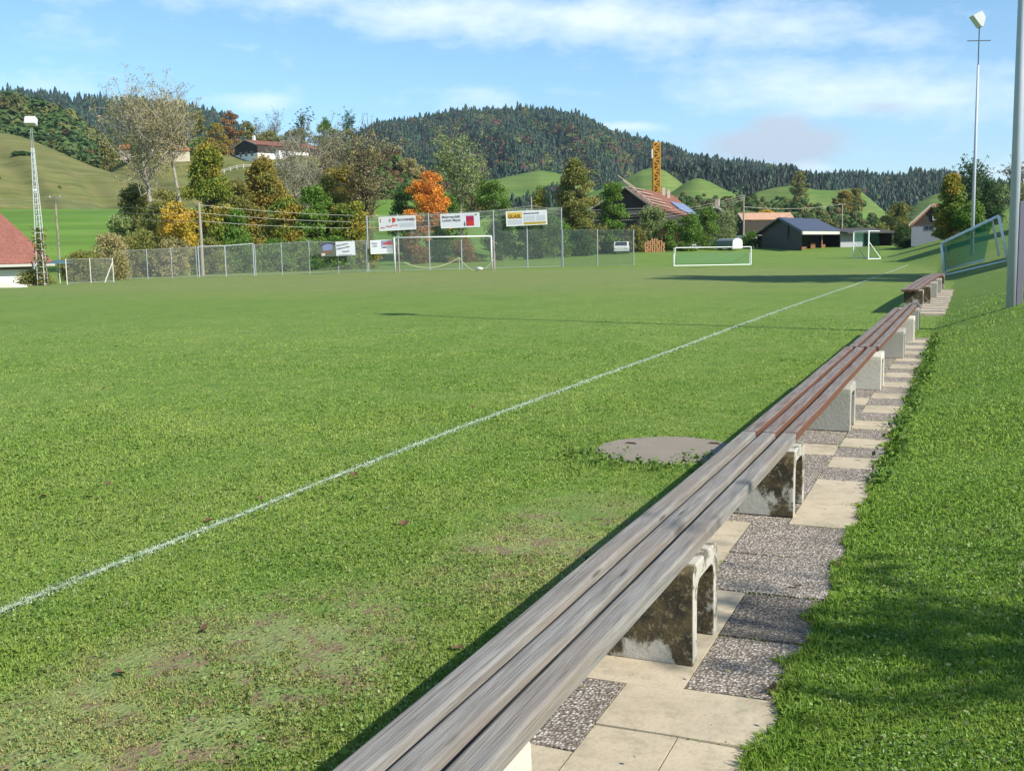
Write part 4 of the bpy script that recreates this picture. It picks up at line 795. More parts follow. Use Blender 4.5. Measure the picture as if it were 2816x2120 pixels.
# ------------------------------------------------------------------ banners
def txt(parent, s, P, u, w, size, mat, shear=0., rot=0.):
    cu = bpy.data.curves.new('lettering', 'FONT'); cu.body = s; cu.size = size; cu.extrude = .002; cu.shear = shear; cu.resolution_u = 2; cu.materials.append(mat); cu.offset = size*.035
    o = bpy.data.objects.new('lettering', cu); C.objects.link(o); o.parent = parent
    n = u.cross(w).normalized(); M3 = Matrix((u, w, n)).transposed().to_4x4()@Matrix.Rotation(rot, 4, 'Z'); M3.translation = Vector(P)-Vector(parent['org']); bpy.context.view_layer.update(); me = bpy.data.meshes.new_from_object(o); bpy.data.objects.remove(o)
    o = bpy.data.objects.new('lettering', me); C.objects.link(o); o.parent = parent; o.matrix_local = M3
    return o
def banner(label, corners, fr, name='banner', D=None):
    """corners: picture positions TL,TR,BR,BL. fr: position along the fence"""
    (ax, ay), (bx_, by_), (cx_, cy_), (dx_, dy_) = corners
    A = cam.dist(ax, ay, D[0]); B = cam.dist(bx_, by_, D[1]); Dd = cam.dist(dx_, dy_, D[0]); A, B, Dd = Vector(A), Vector(B), Vector(Dd); Dd = A+Vector((0, 0, Dd.z-A.z))
    t = thing(name, label, 'banner', Dd, 'advertising banners on the fence'); u = (B-A).normalized(); L = (B-A).length; h = A.z-Dd.z; n = u.cross(Vector((0, 0, 1))).normalized()
    w = n.cross(u).normalized()*-1
    if w.z < 0: w = -w
    n = u.cross(w)
    mb = MB(); O = Dd; mb.poly([O, O+u*L, O+u*L+w*h, O+w*h], .03); mb.build('panel', M_ban, t)
    return t, O, u, w, n, L, h
M_ban = plain('banner_white', (.40, .425, .445), .8, .08, 1.5, 0., .05, .1); M_edge = plain('banner_border', (.56, .56, .53), .8, .03, 3., 0., .05, .1)
def patch(t, O, u, w, n, x0, y0, x1, y1, mat, name='printed_panel', d=.006, pts=None):
    mb = MB(); q = O+n*d; P = [q+u*a+w*b for a, b in (pts or [(x0, y0), (x1, y0), (x1, y1), (x0, y1)])]; mb.poly(P); return mb.build(name, mat, t)
flat = lambda nme, c_: plain(nme, tuple(v_*.62 for v_ in c_), .85, .06, 3., 0., .02, .05)
fred = flat('print_red', (.55, .05, .03)); fgrey = flat('print_grey', (.13, .14, .16)); fyel = flat('print_yellow', (.62, .42, .06)); fdk = flat('print_dark', (.05, .05, .09)); folv = flat('print_olive', (.30, .28, .12)); fgrn = flat('print_green', (.06, .13, .10)); fblu = flat('print_blue', (.22, .26, .42)); flt = flat('print_pale', (.50, .53, .57)); fmag = flat('print_magenta', (.35, .03, .10)); fbr = flat('print_brown', (.20, .12, .09))
def zc(l, ox, oy, s): return [(ox+a/s, oy+b/s) for a, b in l]
def depth_at(i, f):      # depth of the tall fence plane
    P = tall[i][0].lerp(tall[i+1][0], f); return float(np.array(P)@cam.hor)-.4
def border(t, O, u, w, n, L, h, e=.045):
    mb = MB(); q = O+n*.004
    for a, b, c_, d_ in ((0, 0, L, e), (0, h-e, L, h), (0, e, e, h-e), (L-e, e, L, h-e)): mb.poly([q+u*a+w*b, q+u*c_+w*b, q+u*c_+w*d_, q+u*a+w*d_])
    mb.build('border', M_edge, t)
cn = zc([(465, 415), (1590, 360), (1600, 790), (490, 840)], 1000, 560, 11.06)
t, O, u, w, n, L, h = banner('white banner with red door logo and dark green TROCKENBAU lettering, leftmost of the upper row', cn, 0, D=(depth_at(0, .5), depth_at(1, .3))); border(t, O, u, w, n, L, h)
patch(t, O, u, w, n, L*.03, h*.60, L*.055, h*.88, fred, 'red_bar'); patch(t, O, u, w, n, 0, 0, 0, 0, folv, 'diamond_logo', pts=[(L*.26, h*.70), (L*.29, h*.58), (L*.33, h*.72), (L*.30, h*.88)])
patch(t, O, u, w, n, 0, 0, 0, 0, fred, 'door_logo', pts=[(L*.36, h*.50), (L*.45, h*.64), (L*.45, h*.86), (L*.36, h*.92)])
txt(t, 'TROCKENBAU', O+u*L*.475+w*h*.66+n*.006, u, w, h*.205, fdk); txt(t, 'Innen', O+u*L*.03+w*h*.18+n*.006, u, w, h*.15, fred); txt(t, 'Wände', O+u*L*.18+w*h*.25+n*.006, u, w, h*.15, fred); txt(t, 'Decken', O+u*L*.34+w*h*.32+n*.006, u, w, h*.15, fred)
patch(t, O, u, w, n, L*.88, h*.60, L*.94, h*.86, flat('print_pink', (.6, .35, .33)), 'small_logo'); patch(t, O, u, w, n, L*.55, h*.2, L*.95, h*.5, flt, 'small_print')
cn = zc([(300, 405), (1785, 345), (1795, 895), (320, 950)], 1190, 560, 13.82)
t, O, u, w, n, L, h = banner('white painter banner reading Malergeschäft Ludwig Mayer with a red picture', cn, 0, D=(depth_at(2, .4)-.5, depth_at(3, .3)-.5)); border(t, O, u, w, n, L, h)
txt(t, 'Malergeschäft', O+u*L*.03+w*h*.70+n*.006, u, w, h*.24, fgrey); txt(t, 'Ludwig Mayer', O+u*L*.03+w*h*.46+n*.006, u, w, h*.24, fgrey)
patch(t, O, u, w, n, L*.65, h*.10, L*.85, h*.80, fmag, 'picture'); patch(t, O, u, w, n, L*.68, h*.14, L*.84, h*.45, fred, 'picture', .009); patch(t, O, u, w, n, L*.60, h*.84, L*.85, h*.88, flt, 'small_print'); patch(t, O, u, w, n, L*.88, h*.82, L*.93, h*.92, fgrey, 'small_logo')
patch(t, O, u, w, n, 0, 0, 0, 0, fgrn, 'brush_picture', pts=[(L*.585, h*.12), (L*.62, h*.08), (L*.635, h*.25), (L*.60, h*.45)])
cn = zc([(305, 310), (1860, 240), (1865, 810), (325, 870)], 1370, 560, 13.82)
t, O, u, w, n, L, h = banner('yellow and white banner reading GLASL, rightmost of the upper row', cn, 0, D=(depth_at(4, .4), depth_at(5, .6))); border(t, O, u, w, n, L, h)
patch(t, O, u, w, n, L*.035, h*.50, L*.385, h*.92, fyel); txt(t, 'GLASL', O+u*L*.045+w*h*.53+n*.012, u, w, h*.34, flat('print_umber', (.16, .07, .02)))
txt(t, 'allesausholzundglas', O+u*L*.42+w*h*.77+n*.006, u, w, h*.15, fdk, .25); patch(t, O, u, w, n, L*.42, h*.05, L*.965, h*.22, flat('print_ochre', (.42, .33, .06))); patch(t, O, u, w, n, L*.42, h*.28, L*.70, h*.66, flt); patch(t, O, u, w, n, L*.735, h*.28, L*.95, h*.66, flt); patch(t, O, u, w, n, L*.04, h*.08, L*.38, h*.42, flt)
# lower two
Dl = 0.
dx_, dy_ = cam.ray(932, 752)[:2]; ex, ey = LA[1][0]-LA[0][0], LA[1][1]-LA[0][1]; s_ = (LA[0][0]*ey-LA[0][1]*ex)/(dx_*ey-dy_*ex); dk = float(np.array([dx_*s_, dy_*s_, 0])@cam.hor)-.5
cn = zc([(185, 240), (1030, 200), (1035, 540), (190, 590)], 860, 640, 8.848)
t, O, u, w, n, L, h = banner('lower banner with a house picture on the left and three slanted lines of writing', cn, 0, D=(dk-1.2, dk+.2))
patch(t, O, u, w, n, 0, 0, L*.44, h, flat('print_shade', (.12, .15, .12)), 'photo_print'); patch(t, O, u, w, n, 0, 0, 0, 0, fblu, 'photo_print', .009, [(L*.07, h*.40), (L*.34, h*.45), (L*.35, h*.80), (L*.2, h*.93), (L*.06, h*.80)])
patch(t, O, u, w, n, 0, 0, 0, 0, fdk, 'photo_print', .012, [(L*.0, h*.72), (L*.20, h*.90), (L*.43, h*.80), (L*.43, h*.88), (L*.2, h*.99), (L*.0, h*.80)]); patch(t, O, u, w, n, L*.06, h*.18, L*.34, h*.38, fbr, 'photo_print', .012); patch(t, O, u, w, n, L*.02, h*.06, L*.12, h*.24, flat('print_cream', (.6, .55, .42)), 'photo_print', .014)
txt(t, 'Elektroanlagen', O+u*L*.46+w*h*.66+n*.006, u, w, h*.15, fgrey, rot=R(9)); txt(t, 'Schlagerwerke', O+u*L*.46+w*h*.42+n*.006, u, w, h*.17, fgrey, rot=R(9)); txt(t, 'Wenger', O+u*L*.62+w*h*.20+n*.006, u, w, h*.17, fgrey, rot=R(7)); patch(t, O, u, w, n, L*.5, h*.04, L*.9, h*.07, fgrn, 'small_print')
cn = zc([(1400, 190), (1985, 170), (1990, 515), (1420, 525)], 860, 640, 8.848); d1 = depth_at(0, .05)
t, O, u, w, n, L, h = banner('lower white banner with a red-roofed house picture beside the left goalpost', cn, 0, D=(d1-.7, d1+1.6)); border(t, O, u, w, n, L, h)
txt(t, 'Zimmerei', O+u*L*.05+w*h*.72+n*.006, u, w, h*.15, fgrey, .2); txt(t, 'Lechner', O+u*L*.08+w*h*.53+n*.006, u, w, h*.16, fgrey, .2); patch(t, O, u, w, n, L*.44, h*.40, L*.97, h*.95, fblu, 'photo_print'); patch(t, O, u, w, n, 0, 0, 0, 0, fred, 'photo_print', .009, [(L*.44, h*.66), (L*.97, h*.62), (L*.82, h*.92)]); patch(t, O, u, w, n, L*.47, h*.42, L*.93, h*.62, flt, 'photo_print', .010); patch(t, O, u, w, n, L*.5, h*.42, L*.66, h*.50, fdk, 'photo_print', .012)

# ------------------------------------------------------------------ goals
def netpatch(mb, A, B, C_, D_, nu=10, nv=6, sag=0., sv=Vector((0, 0, -1))):
    A, B, C_, D_ = map(Vector, (A, B, C_, D_)); w = (B-A).length; h = (D_-A).length
    g_ = lambda u, v: A.lerp(B, u).lerp(D_.lerp(C_, u), v)+sv*(sag*math.sin(math.pi*u)*math.sin(math.pi*v))
    for i in range(nu):
        for j in range(nv):
            a, b, c_, d_ = i/nu, (i+1)/nu, j/nv, (j+1)/nv; mb.add([g_(a, c_), g_(b, c_), g_(b, d_), g_(a, d_)], [(0, 1, 2, 3)], [[(a*w, c_*h), (b*w, c_*h), (b*w, d_*h), (a*w, d_*h)]])
gl = Vector(hit(1087, 751.4)); gr = Vector(hit(1352.9, 744.9)); t = thing('football_goal', 'full-size white football goal without net in front of the tall ball-catch net', 'goal', gl); ht = 2.50
mb = MB(); mb.tube([gl, gl+Vector((0, 0, ht))], .06, 10); mb.build('goalpost', M_white, t, smooth=True); mb = MB(); mb.tube([gr, gr+Vector((0, 0, ht))], .06, 10); mb.build('goalpost', M_white, t, smooth=True)
mb = MB(); mb.tube([gl+Vector((0, 0, ht)), gr+Vector((0, 0, ht))], .052, 10); mb.build('crossbar', M_white, t, smooth=True)
bk = Vector((0, 1.3, 0)); M_rope = plain('net_rope', (.55, .50, .33), .8); mb = MB()
def rope(p, q, sag, n=12, r_=.02): 
    pts = [p.lerp(q, i/n)+Vector((0, 0, -sag*4*(i/n)*(1-i/n))) for i in range(n+1)]; mb.tube(pts, r_, 4)
mid = gl.lerp(gr, .58)+bk+Vector((0, 0, 1.0)); rope(gl+bk+Vector((0, 0, .75)), mid, .55); rope(mid, gr+bk*.4+Vector((0, 0, .9)), .95); rope(mid, mid+Vector((0, 0, -.9)), 0)
mb.build('gathered_net', M_rope, t)
M_ropered = plain('red_white_rope', (.5, .25, .2), .8)
for p in (gl, gr):
    mb = MB(); q = p+Vector((0, 0, 2.2)); mb.tube([q, q+bk*.45+Vector((.18 if p is gr else -.1, 0, -.25))], .022, 5); mb.tube([p+bk*.5, p+bk*.5+Vector((0, 0, 1.2)), q+bk*.15], .018, 5); mb.build('net_hook', M_ropered, t)
mb = MB(); c = gl.lerp(gr, .84)+Vector((0, .5, .16)); n = 12
V = [(c.x+.30*math.cos(a)*math.cos(b), c.y+.18*math.sin(a)*math.cos(b), c.z+.13*math.sin(b)) for b in np.linspace(-1.5, 1.5, 6) for a in np.linspace(0, 6.283, n, False)]
mb.add(V, [(i*n+k, i*n+(k+1) % n, (i+1)*n+(k+1) % n, (i+1)*n+k) for i in range(5) for k in range(n)]); o = mb.build('white_bag', M_white, smooth=True, loc=c); tag(o, 'small white bag lying on the grass inside the main goal', 'bag')
# small goal on the grass
a = Vector(hit(1600+800/3.16, 360+1176/3.16)); b = Vector(hit(1600+1470/3.16, 360+1163/3.16)); t = thing('small_goal', 'low wide white goal with green net right of the netting fence', 'goal', a)
hh = zt(a, 1600+830/3.16, 360+1020/3.16)-a.z; bkv = Vector((-.25, .9, 0)).normalized()*1.1; up = Vector((0, 0, hh)); 
fr = [(a, b), (a, a+up+Vector((.1, 0, 0))), (b, b+up), (a+up+Vector((.1, 0, 0)), b+up)]
for nm, (p, q) in zip(('ground_bar', 'goalpost', 'goalpost', 'crossbar'), fr): mb = MB(); mb.tube([p+Vector((0, 0, .03)), q], .035, 7); mb.build(nm, M_alu, t)
mb = MB()
for p in (a, b): mb.tube([p, p+bkv], .03, 6); mb.tube([p+bkv, p+bkv+up*.7], .03, 6); mb.tube([p+bkv+up*.7, p+up], .03, 6)
mb.tube([a+bkv, b+bkv], .03, 6); mb.build('rear_frame', M_alu, t)
mb = MB(); netpatch(mb, a+bkv, b+bkv, b+bkv+up*.72, a+bkv+up*.72, 12, 5, .35); netpatch(mb, a, a+bkv, a+bkv+up*.7, a+up); netpatch(mb, b, b+bkv, b+bkv+up*.7, b+up); mb.build('net', M_gnet, t)
# far goal seen from the side
q = lambda x_, y_: (2280+x_/5.947, 440+y_/5.947)
a = Vector(hit(*q(640, 1630))); t = thing('football_goal', 'far white goal with green net seen from its side, near the shed', 'goal', a); ht = zt(a, *q(648, 1165))-a.z
uu = Vector((.919, .394, 0)); vv = Vector((-.394, .919, 0)); b = a+uu*.55+vv*6.; dd = uu*1.35+vv*.6
for nm, (p, q_) in (('goalpost', (a, a+Vector((0, 0, ht)))), ('goalpost', (b, b+Vector((0, 0, ht)))), ('crossbar', (a+Vector((0, 0, ht)), b+Vector((0, 0, ht))))): mb = MB(); mb.tube([p, q_], .06, 8); mb.build(nm, M_alu, t)
mb = MB()
for p in (a, b): mb.tube([p+Vector((0, 0, ht*.64)), p+dd+Vector((0, 0, .05))], .04, 6); mb.tube([p+Vector((0, 0, .05)), p+dd+Vector((0, 0, .05))], .04, 6); mb.tube([p+Vector((0, 0, ht)), p+Vector((0, 0, ht-.02))+dd*.85], .035, 6)
mb.tube([a+dd+Vector((0, 0, .05)), b+dd+Vector((0, 0, .05))], .04, 6); mb.build('stay_frame', M_alu, t)
mb = MB(); up = Vector((0, 0, ht)); netpatch(mb, a+dd*.75+up, b+dd*.75+up, b+dd, a+dd, 8, 8, .1); netpatch(mb, b, b+dd, b+dd*.8+up, b+up, 5, 6); mb.build('net', M_gnet, t)
# tilted goal on the bank
BL = Vector(hit(2597.5, 758)); BR = Vector(hit(2771.7, 717)); dBL = float(np.array(BL)@cam.hor); dBR = float(np.array(BR)@cam.hor)
TL = Vector(cam.dist(2588.5, 671, dBL-.1)); TR_ = Vector(cam.dist(2746, 594, dBR+.3)); 
bkv = Vector((-.25, .97, 0))*1.5
t = thing('football_goal', 'aluminium goal with green net standing askew on the grass bank behind the benches', 'goal', BL)
def seg(nm, p, q_, r_=.055, mt=M_alu): mb = MB(); mb.tube([p, q_], r_, 9); return mb.build(nm, mt, t, smooth=True)
seg('goalpost', BL, TL); seg('goalpost', BR, TR_, .06); seg('crossbar', TL, TR_, .06); seg('ground_bar', BL, BR, .05)
BL2 = Vector(cam.dist(2560+140/3.33, 400+1135/3.33, dBL+1.2)); BR2 = Vector(cam.dist(2560+625/3.33, 400+1010/3.33, dBR+1.3)); TL2 = Vector(cam.dist(2560+135/3.33, 400+872/3.33, dBL+.9)); TR2 = Vector(cam.dist(2560+562/3.33, 400+685/3.33, dBR+.9)); RB = Vector(cam.dist(2560+490/3.33, 400+1050/3.33, dBR+1.1))
mb = MB(); mb.tube([BL2, RB], .045, 8); mb.tube([BR2, TR2], .05, 8); mb.tube([BL, BL2], .04, 6); mb.tube([TL, TL2, TR_+Vector((0, .3, .03))], .035, 8); mb.tube([TL2, BL2], .03, 6); mb.build('rear_frame', M_alu, t)
mb = MB(); netpatch(mb, BL2, RB, TR2, TL2, 12, 8, .25); netpatch(mb, TL, TR_, TR2, TL2, 12, 3); netpatch(mb, BL, BL2, TL2, TL, 4, 6); netpatch(mb, BL+Vector((-.15, -.1, .02)), BL2+Vector((-.15, .1, 0)), BL2+Vector((0, 0, .5)), BL+Vector((-.05, 0, .6)), 4, 4); mb.build('net', m_net('bank_goal_net', (.03, .32, .17), .06, .46), t)

# ------------------------------------------------------------------ power line
poles = []
def wpole(label, x, yt, D=None, yb=None, arm=True, r_=.11):
    P = hit(x, yb) if yb else None
    if P is None: P = cam.dist(x, 680, D); P[2] = gz(P[0], P[1])
    h = zt(P, x, yt)-P[2]; t = thing('power_pole', label, 'utility pole', P, 'wooden poles carrying the overhead wires'); A = Vector(P)
    mb = MB(); mb.tube([A+Vector((0, 0, -.3)), A+Vector((.03, 0, h*.5)), A+Vector((0, 0, h))], [r_*1.15, r_, r_*.8], 8); mb.build('shaft', M_woodpole, t)
    if arm:
        mb = MB(); mb.box(A+Vector((0, 0, h-.15)), (1.1, .09, .09), R(35)); mb.build('crossarm', M_woodpole, t)
        for s_ in (-.5, .5): mb = MB(); c = A+Vector((s_*math.cos(R(35)), s_*math.sin(R(35)), h-.02)); mb.tube([c+Vector((0, 0, -.08)), c, c+Vector((0, 0, .1))], [.03, .05, .03], 6); mb.build('insulator', M_ins, t)
    poles.append((A, h)); return A, h
p1 = wpole('wooden pole on the bright green field behind the lattice mast', 161, 541, D=112)
p2 = wpole('tallest wooden pole rising behind the gate frame', 558, 558, yb=758, arm=False, r_=.12)
p3 = wpole('wooden pole behind the yellow banner', 1463, 541, D=128, arm=False)
p4 = wpole('wooden pole beside the rounded trailer', 2044, 536, D=148, arm=False, r_=.12)
p5 = wpole('short wooden pole above the right end of the solar barn', 2314, 560, D=185, arm=True)
M_wire = plain('wire', (.42, .40, .33), .5)
def wire(label, A, B, sag, r_=.016, n=14):
    mb = MB(); mb.tube([A.lerp(B, i/n)+Vector((0, 0, -sag*4*(i/n)*(1-i/n))) for i in range(n+1)], r_, 4, False); o = mb.build('overhead_wire', M_wire, loc=A); tag(o, label, 'wire', 'overhead wires'); return o
pt = lambda p, dz=0., dx=0.: p[0]+Vector((dx, 0, p[1]-dz))
off_l = (Vector(cam.dist(-500, 535, 118)), 0)
for dz, nm in ((.05, 'top'), (.55, 'middle'), (1.05, 'lowest')):
    wire(f'{nm} overhead wire crossing the left edge to the pole on the green field', Vector(cam.dist(-500, 530+dz*28, 118)), pt(p1, dz*.5, .2-dz*.3), .5)
    wire(f'{nm} overhead wire between the green-field pole and the tallest pole', pt(p1, dz*.5, .2-dz*.3), pt(p2, dz*1.2+.1), .6)
    wire(f'{nm} overhead wire from the tallest pole to the pole behind the yellow banner', pt(p2, dz*1.2+.1), pt(p3, dz+1.0), 1.)
    wire(f'{nm} overhead wire from the yellow banner pole to the pole by the trailer', pt(p3, dz+1.0), pt(p4, dz*.6), 1.6)
wire('single cable from the trailer pole to the short pole above the barn', pt(p4, 1.6), pt(p5, .1), .5, .03); wire('single cable from the short pole above the barn towards the right mast', pt(p5, .1), Vector(cam.dist(2680, 520, 160)), .6, .03)
wire('long cable running off the right edge behind the steel pole', Vector(cam.dist(2680, 520, 160)), Vector(cam.dist(2900, 470, 140)), .3, .03)

# ------------------------------------------------------------------ buildings
M_rtile = m_tile('red_tile', (.24, .095, .068), (.31, .13, .095), 3.2); M_otile = m_tile('orange_tile', (.50, .16, .06), (.60, .22, .09), 1.6); M_btile = m_tile('brown_tile', (.20, .085, .058), (.27, .12, .08), 1.6)
M_dwood = m_planks('dark_boards', (.035, .03, .026), (.075, .062, .05), 4.); M_mwood = m_planks('maroon_boards', (.10, .035, .025), (.15, .055, .035), 4.); M_gwood = m_planks('grey_boards', (.075, .07, .06), (.17, .16, .135), 3.)
M_render = plain('white_render', (.78, .76, .72), .85, .06, .8); M_cream = plain('cream_render', (.62, .52, .38), .85, .1, .8); M_pgrey = plain('grey_render', (.22, .23, .26), .9, .1, .8)
M_solar = plain('solar_cells', (.060, .066, .095), .5, .15, 1., 0., .02, .25); M_glass = plain('dark_glass', (.03, .035, .04), .15, .1, 1., 0, .02, .6); M_fascia = plain('pale_fascia', (.42, .42, .36), .8, .1); M_brick = plain('chimney_render', (.45, .36, .28), .9)
def gable_house(label, A, B, E1, E2, L1, L2, base, roofm, wallm, name='house', over=.55, thick=.22, upper=None, group=None, split=.5):
    """A,B ridge ends; E right eave; L left eave, all world points"""
    A, B, E1, E2, L1, L2 = map(Vector, (A, B, E1, E2, L1, L2)); ctr = (A+B+E1+E2+L1+L2)/6; t = thing(name, label, 'house' if name != 'barn' else 'barn', (ctr.x, ctr.y, base), group)
    mb = MB(); up = Vector((0, 0, 1))
    def rp(a, b, c_, d_):
        P = [a, b, c_, d_]; n = (b-a).cross(d_-a); P = P if n.z > 0 else [a, d_, c_, b]
        mb.poly(P, thick)
    rp(A, B, E2, E1); rp(B, A, L1, L2); roof = mb.build('roof', roofm, t)
    # walls inset from the roof
    f = over
    def ins(p): q = Vector((ctr.x, ctr.y, p.z)); d_ = q-p; d_.z = 0; return p+d_.normalized()*min(f, d_.length*.4)
    a, b, e1, e2, l1, l2 = map(ins, (A, B, E1, E2, L1, L2)); dn = Vector((0, 0, thick+.05)); mb = MB()
    g0 = lambda p: Vector((p.x, p.y, base))
    zs = base+(e1.z-base)*split
    if upper is None:
        mb.poly([g0(l1), g0(e1), e1-dn, a-dn, l1-dn]); mb.poly([g0(e2), g0(l2), l2-dn, b-dn, e2-dn]); mb.poly([g0(e1), g0(e2), e2-dn, e1-dn]); mb.poly([g0(l2), g0(l1), l1-dn, l2-dn]); mb.build('wall', wallm, t)
    else:
        gs = lambda p: Vector((p.x, p.y, zs))
        for P, Q in ((l1, e1), (e1, e2), (e2, l2), (l2, l1)): mb.poly([g0(P), g0(Q), gs(Q), gs(P)])
        mb.build('wall', wallm, t); mb = MB(); mb.poly([gs(l1), gs(e1), e1-dn, a-dn, l1-dn]); mb.poly([gs(e2), gs(l2), l2-dn, b-dn, e2-dn]); mb.poly([gs(e1), gs(e2), e2-dn, e1-dn]); mb.poly([gs(l2), gs(l1), l1-dn, l2-dn]); mb.build('upper_wall', upper, t)
    # bargeboards
    mb = MB()
    for p, q_ in ((A, E1), (A, L1)): o_ = (A-B).normalized()*.03; mb.bar(p+o_-up*.12, q_+o_-up*.12, .06, .24)
    mb.build('bargeboard', M_fascia, t)
    return t, roof, (a, b, e1, e2, l1, l2)
def window(t, P, u, w_, h_, glass=M_glass, frame=M_white, n=None, out=.03):
    u = Vector(u).normalized(); up = Vector((0, 0, 1)); n = u.cross(up) if n is None else n; P = Vector(P)
    mb = MB(); e = .07
    for a, b, c_, d_ in ((0, 0, w_, e), (0, h_-e, w_, h_), (0, e, e, h_-e), (w_-e, e, w_, h_-e), (w_/2-e/2, e, w_/2+e/2, h_-e)): q_ = P+n*out; mb.poly([q_+u*a+up*b, q_+u*c_+up*b, q_+u*c_+up*d_, q_+u*a+up*d_])
    f = mb.build('window', frame, t); f['org'] = [0., 0., 0.]
    f['org'] = list(t['org']); mb = MB(); q_ = P+n*(out-.012); mb.poly([q_, q_+u*w_, q_+u*w_+up*h_, q_+up*h_]); g_ = mb.build('pane', glass, f); return f
def box_on(t, name, c, size, mat, rz=0): mb = MB(); mb.box(c, size, rz); return mb.build(name, mat, t)

# farmhouse under the crane
D0 = 170.; A = Vector(cam.dist(1719, 512, D0)); z = A.z; uR = Vector((cam.dist(1848, 536, 1)-cam.C)); 
Bp = Vector(cam.dist(1850, 537, 203)); E1 = Vector(cam.dist(1792, 566, D0-2)); ze = E1.z; E2 = Vector(cam.dist(1932, 603, 205)); L1 = A+(A-E1)*1.35; L1.z = ze; L2 = L1+(Bp-A)
gbase = gz(A.x, A.y)-.3
t, roof, (a, b, e1, e2, l1, l2) = gable_house('large farmhouse with red-brown tiled roof partly stripped to battens, below the crane', A, Bp, E1, E2, L1, L2, gbase, M_btile, M_mwood, 'farmhouse', 1.0, .35, M_dwood, split=.62)
ud = (e1-l1).normalized(); nrm = ud.cross(Vector((0, 0, 1))); 
if nrm.y > 0: nrm = -nrm
mb = MB(); zb = ze-1.2
for k_ in range(3): mb.bar(l1+nrm*1.0+Vector((0, 0, zb-l1.z+k_*.42)), e1+nrm*1.0+Vector((0, 0, zb-e1.z+k_*.42)), .16)
mb.build('balcony', plain('balcony_grey', (.22, .20, .17), .9), t)
rn = (Bp-A).normalized(); dn = (E1-A); rnm = rn.cross(dn).normalized(); rnm = rnm if rnm.z > 0 else -rnm
mb = MB()
for i_, (s0, s1, v) in enumerate(((.02, .30, .08), (.04, .36, .26), (.06, .42, .48), (.08, .40, .66), (.06, .40, .86))): mb.bar(A+(Bp-A)*s0+dn*v+rnm*.15, A+(Bp-A)*s1+(dn*(1-0)+((E2-Bp)-dn)*s1)*v+rnm*.15, .22, .12)
mb.bar(A+Vector((0, 0, .3))+dn*1.02+rnm*.1, A+rnm*.5-dn*.15, .3, .15); mb.bar(A+rnm*.3+(Bp-A)*.10+dn*.1, A-dn*.22+Vector((0, 0, .9))-rn*1., .14, .1)
mb.build('roof_battens', plain('new_battens', (.40, .32, .25), .8), t)
P0 = A.lerp(Bp, .62); P1 = A.lerp(Bp, .98); Q0 = E1.lerp(E2, .66); Q1 = E1.lerp(E2, 1.0); mb = MB(); sp = [P0.lerp(Q0, .42)+rnm*.12, P1.lerp(Q1, .40)+rnm*.12, P1.lerp(Q1, .97)+rnm*.12, P0.lerp(Q0, .80)+rnm*.12]; mb.poly(sp if (sp[1]-sp[0]).cross(sp[3]-sp[0]).z > 0 else sp[::-1], .1); mb.build('solar_panel', plain('solar_blue', (.15, .19, .29), .5, .1, 1., 0., .05, .3), roof if False else t)
for s_, xx in ((.72, .1), (.77, .22)): c = A.lerp(Bp, s_)+dn*xx; box_on(t, 'chimney', c+Vector((0, 0, .5)), (.6, .6, 1.5), M_brick, .4)
# crane
cb = cam.dist(1805, 530, 205); cb[2] = gz(cb[0], cb[1]); t = thing('tower_crane', 'yellow lattice crane mast rising behind the farmhouse roof', 'crane', cb); top = zt(cb, 1805, 393)-cb[2]; M_crane = plain('crane_yellow', (.50, .25, .025), .6, .12, 1.)
A_ = Vector(cb); wd = .60; mb = MB()
cs = [Vector((sx*wd, sy*wd, 0)) for sx, sy in ((-1, -1), (1, -1), (1, 1), (-1, 1))]; M2 = Matrix.Rotation(R(23), 3, 'Z'); cs = [M2@c_ for c_ in cs]
for c_ in cs: mb.bar(A_+c_, A_+c_+Vector((0, 0, top)), .24)
nseg = 16
for i in range(nseg+1):
    z0 = top*i/nseg; z1 = top*(i+1)/nseg
    for k_ in range(4):
        p, q_ = cs[k_], cs[(k_+1) % 4]; mb.bar(A_+p+Vector((0, 0, min(z0, top))), A_+q_+Vector((0, 0, min(z0, top))), .14)
        if i < nseg: mb.bar(A_+(p if i % 2 else q_)+Vector((0, 0, z0)), A_+(q_ if i % 2 else p)+Vector((0, 0, z1)), .17)
mb.build('mast', M_crane, t); box_on(t, 'ladder_cage', A_+M2@Vector((0, 0, 0))+Vector((0, 0, top*.5)), (.75, .75, top*.98), plain('crane_ochre', (.34, .165, .015), .8)); c = A_+M2@Vector((-wd-.12, -wd, 0)); box_on(t, 'sign_board', c+Vector((0, 0, zt(cb, 1793, 424)-cb[2])), (.45, .15, 1.7), M_white, R(23))
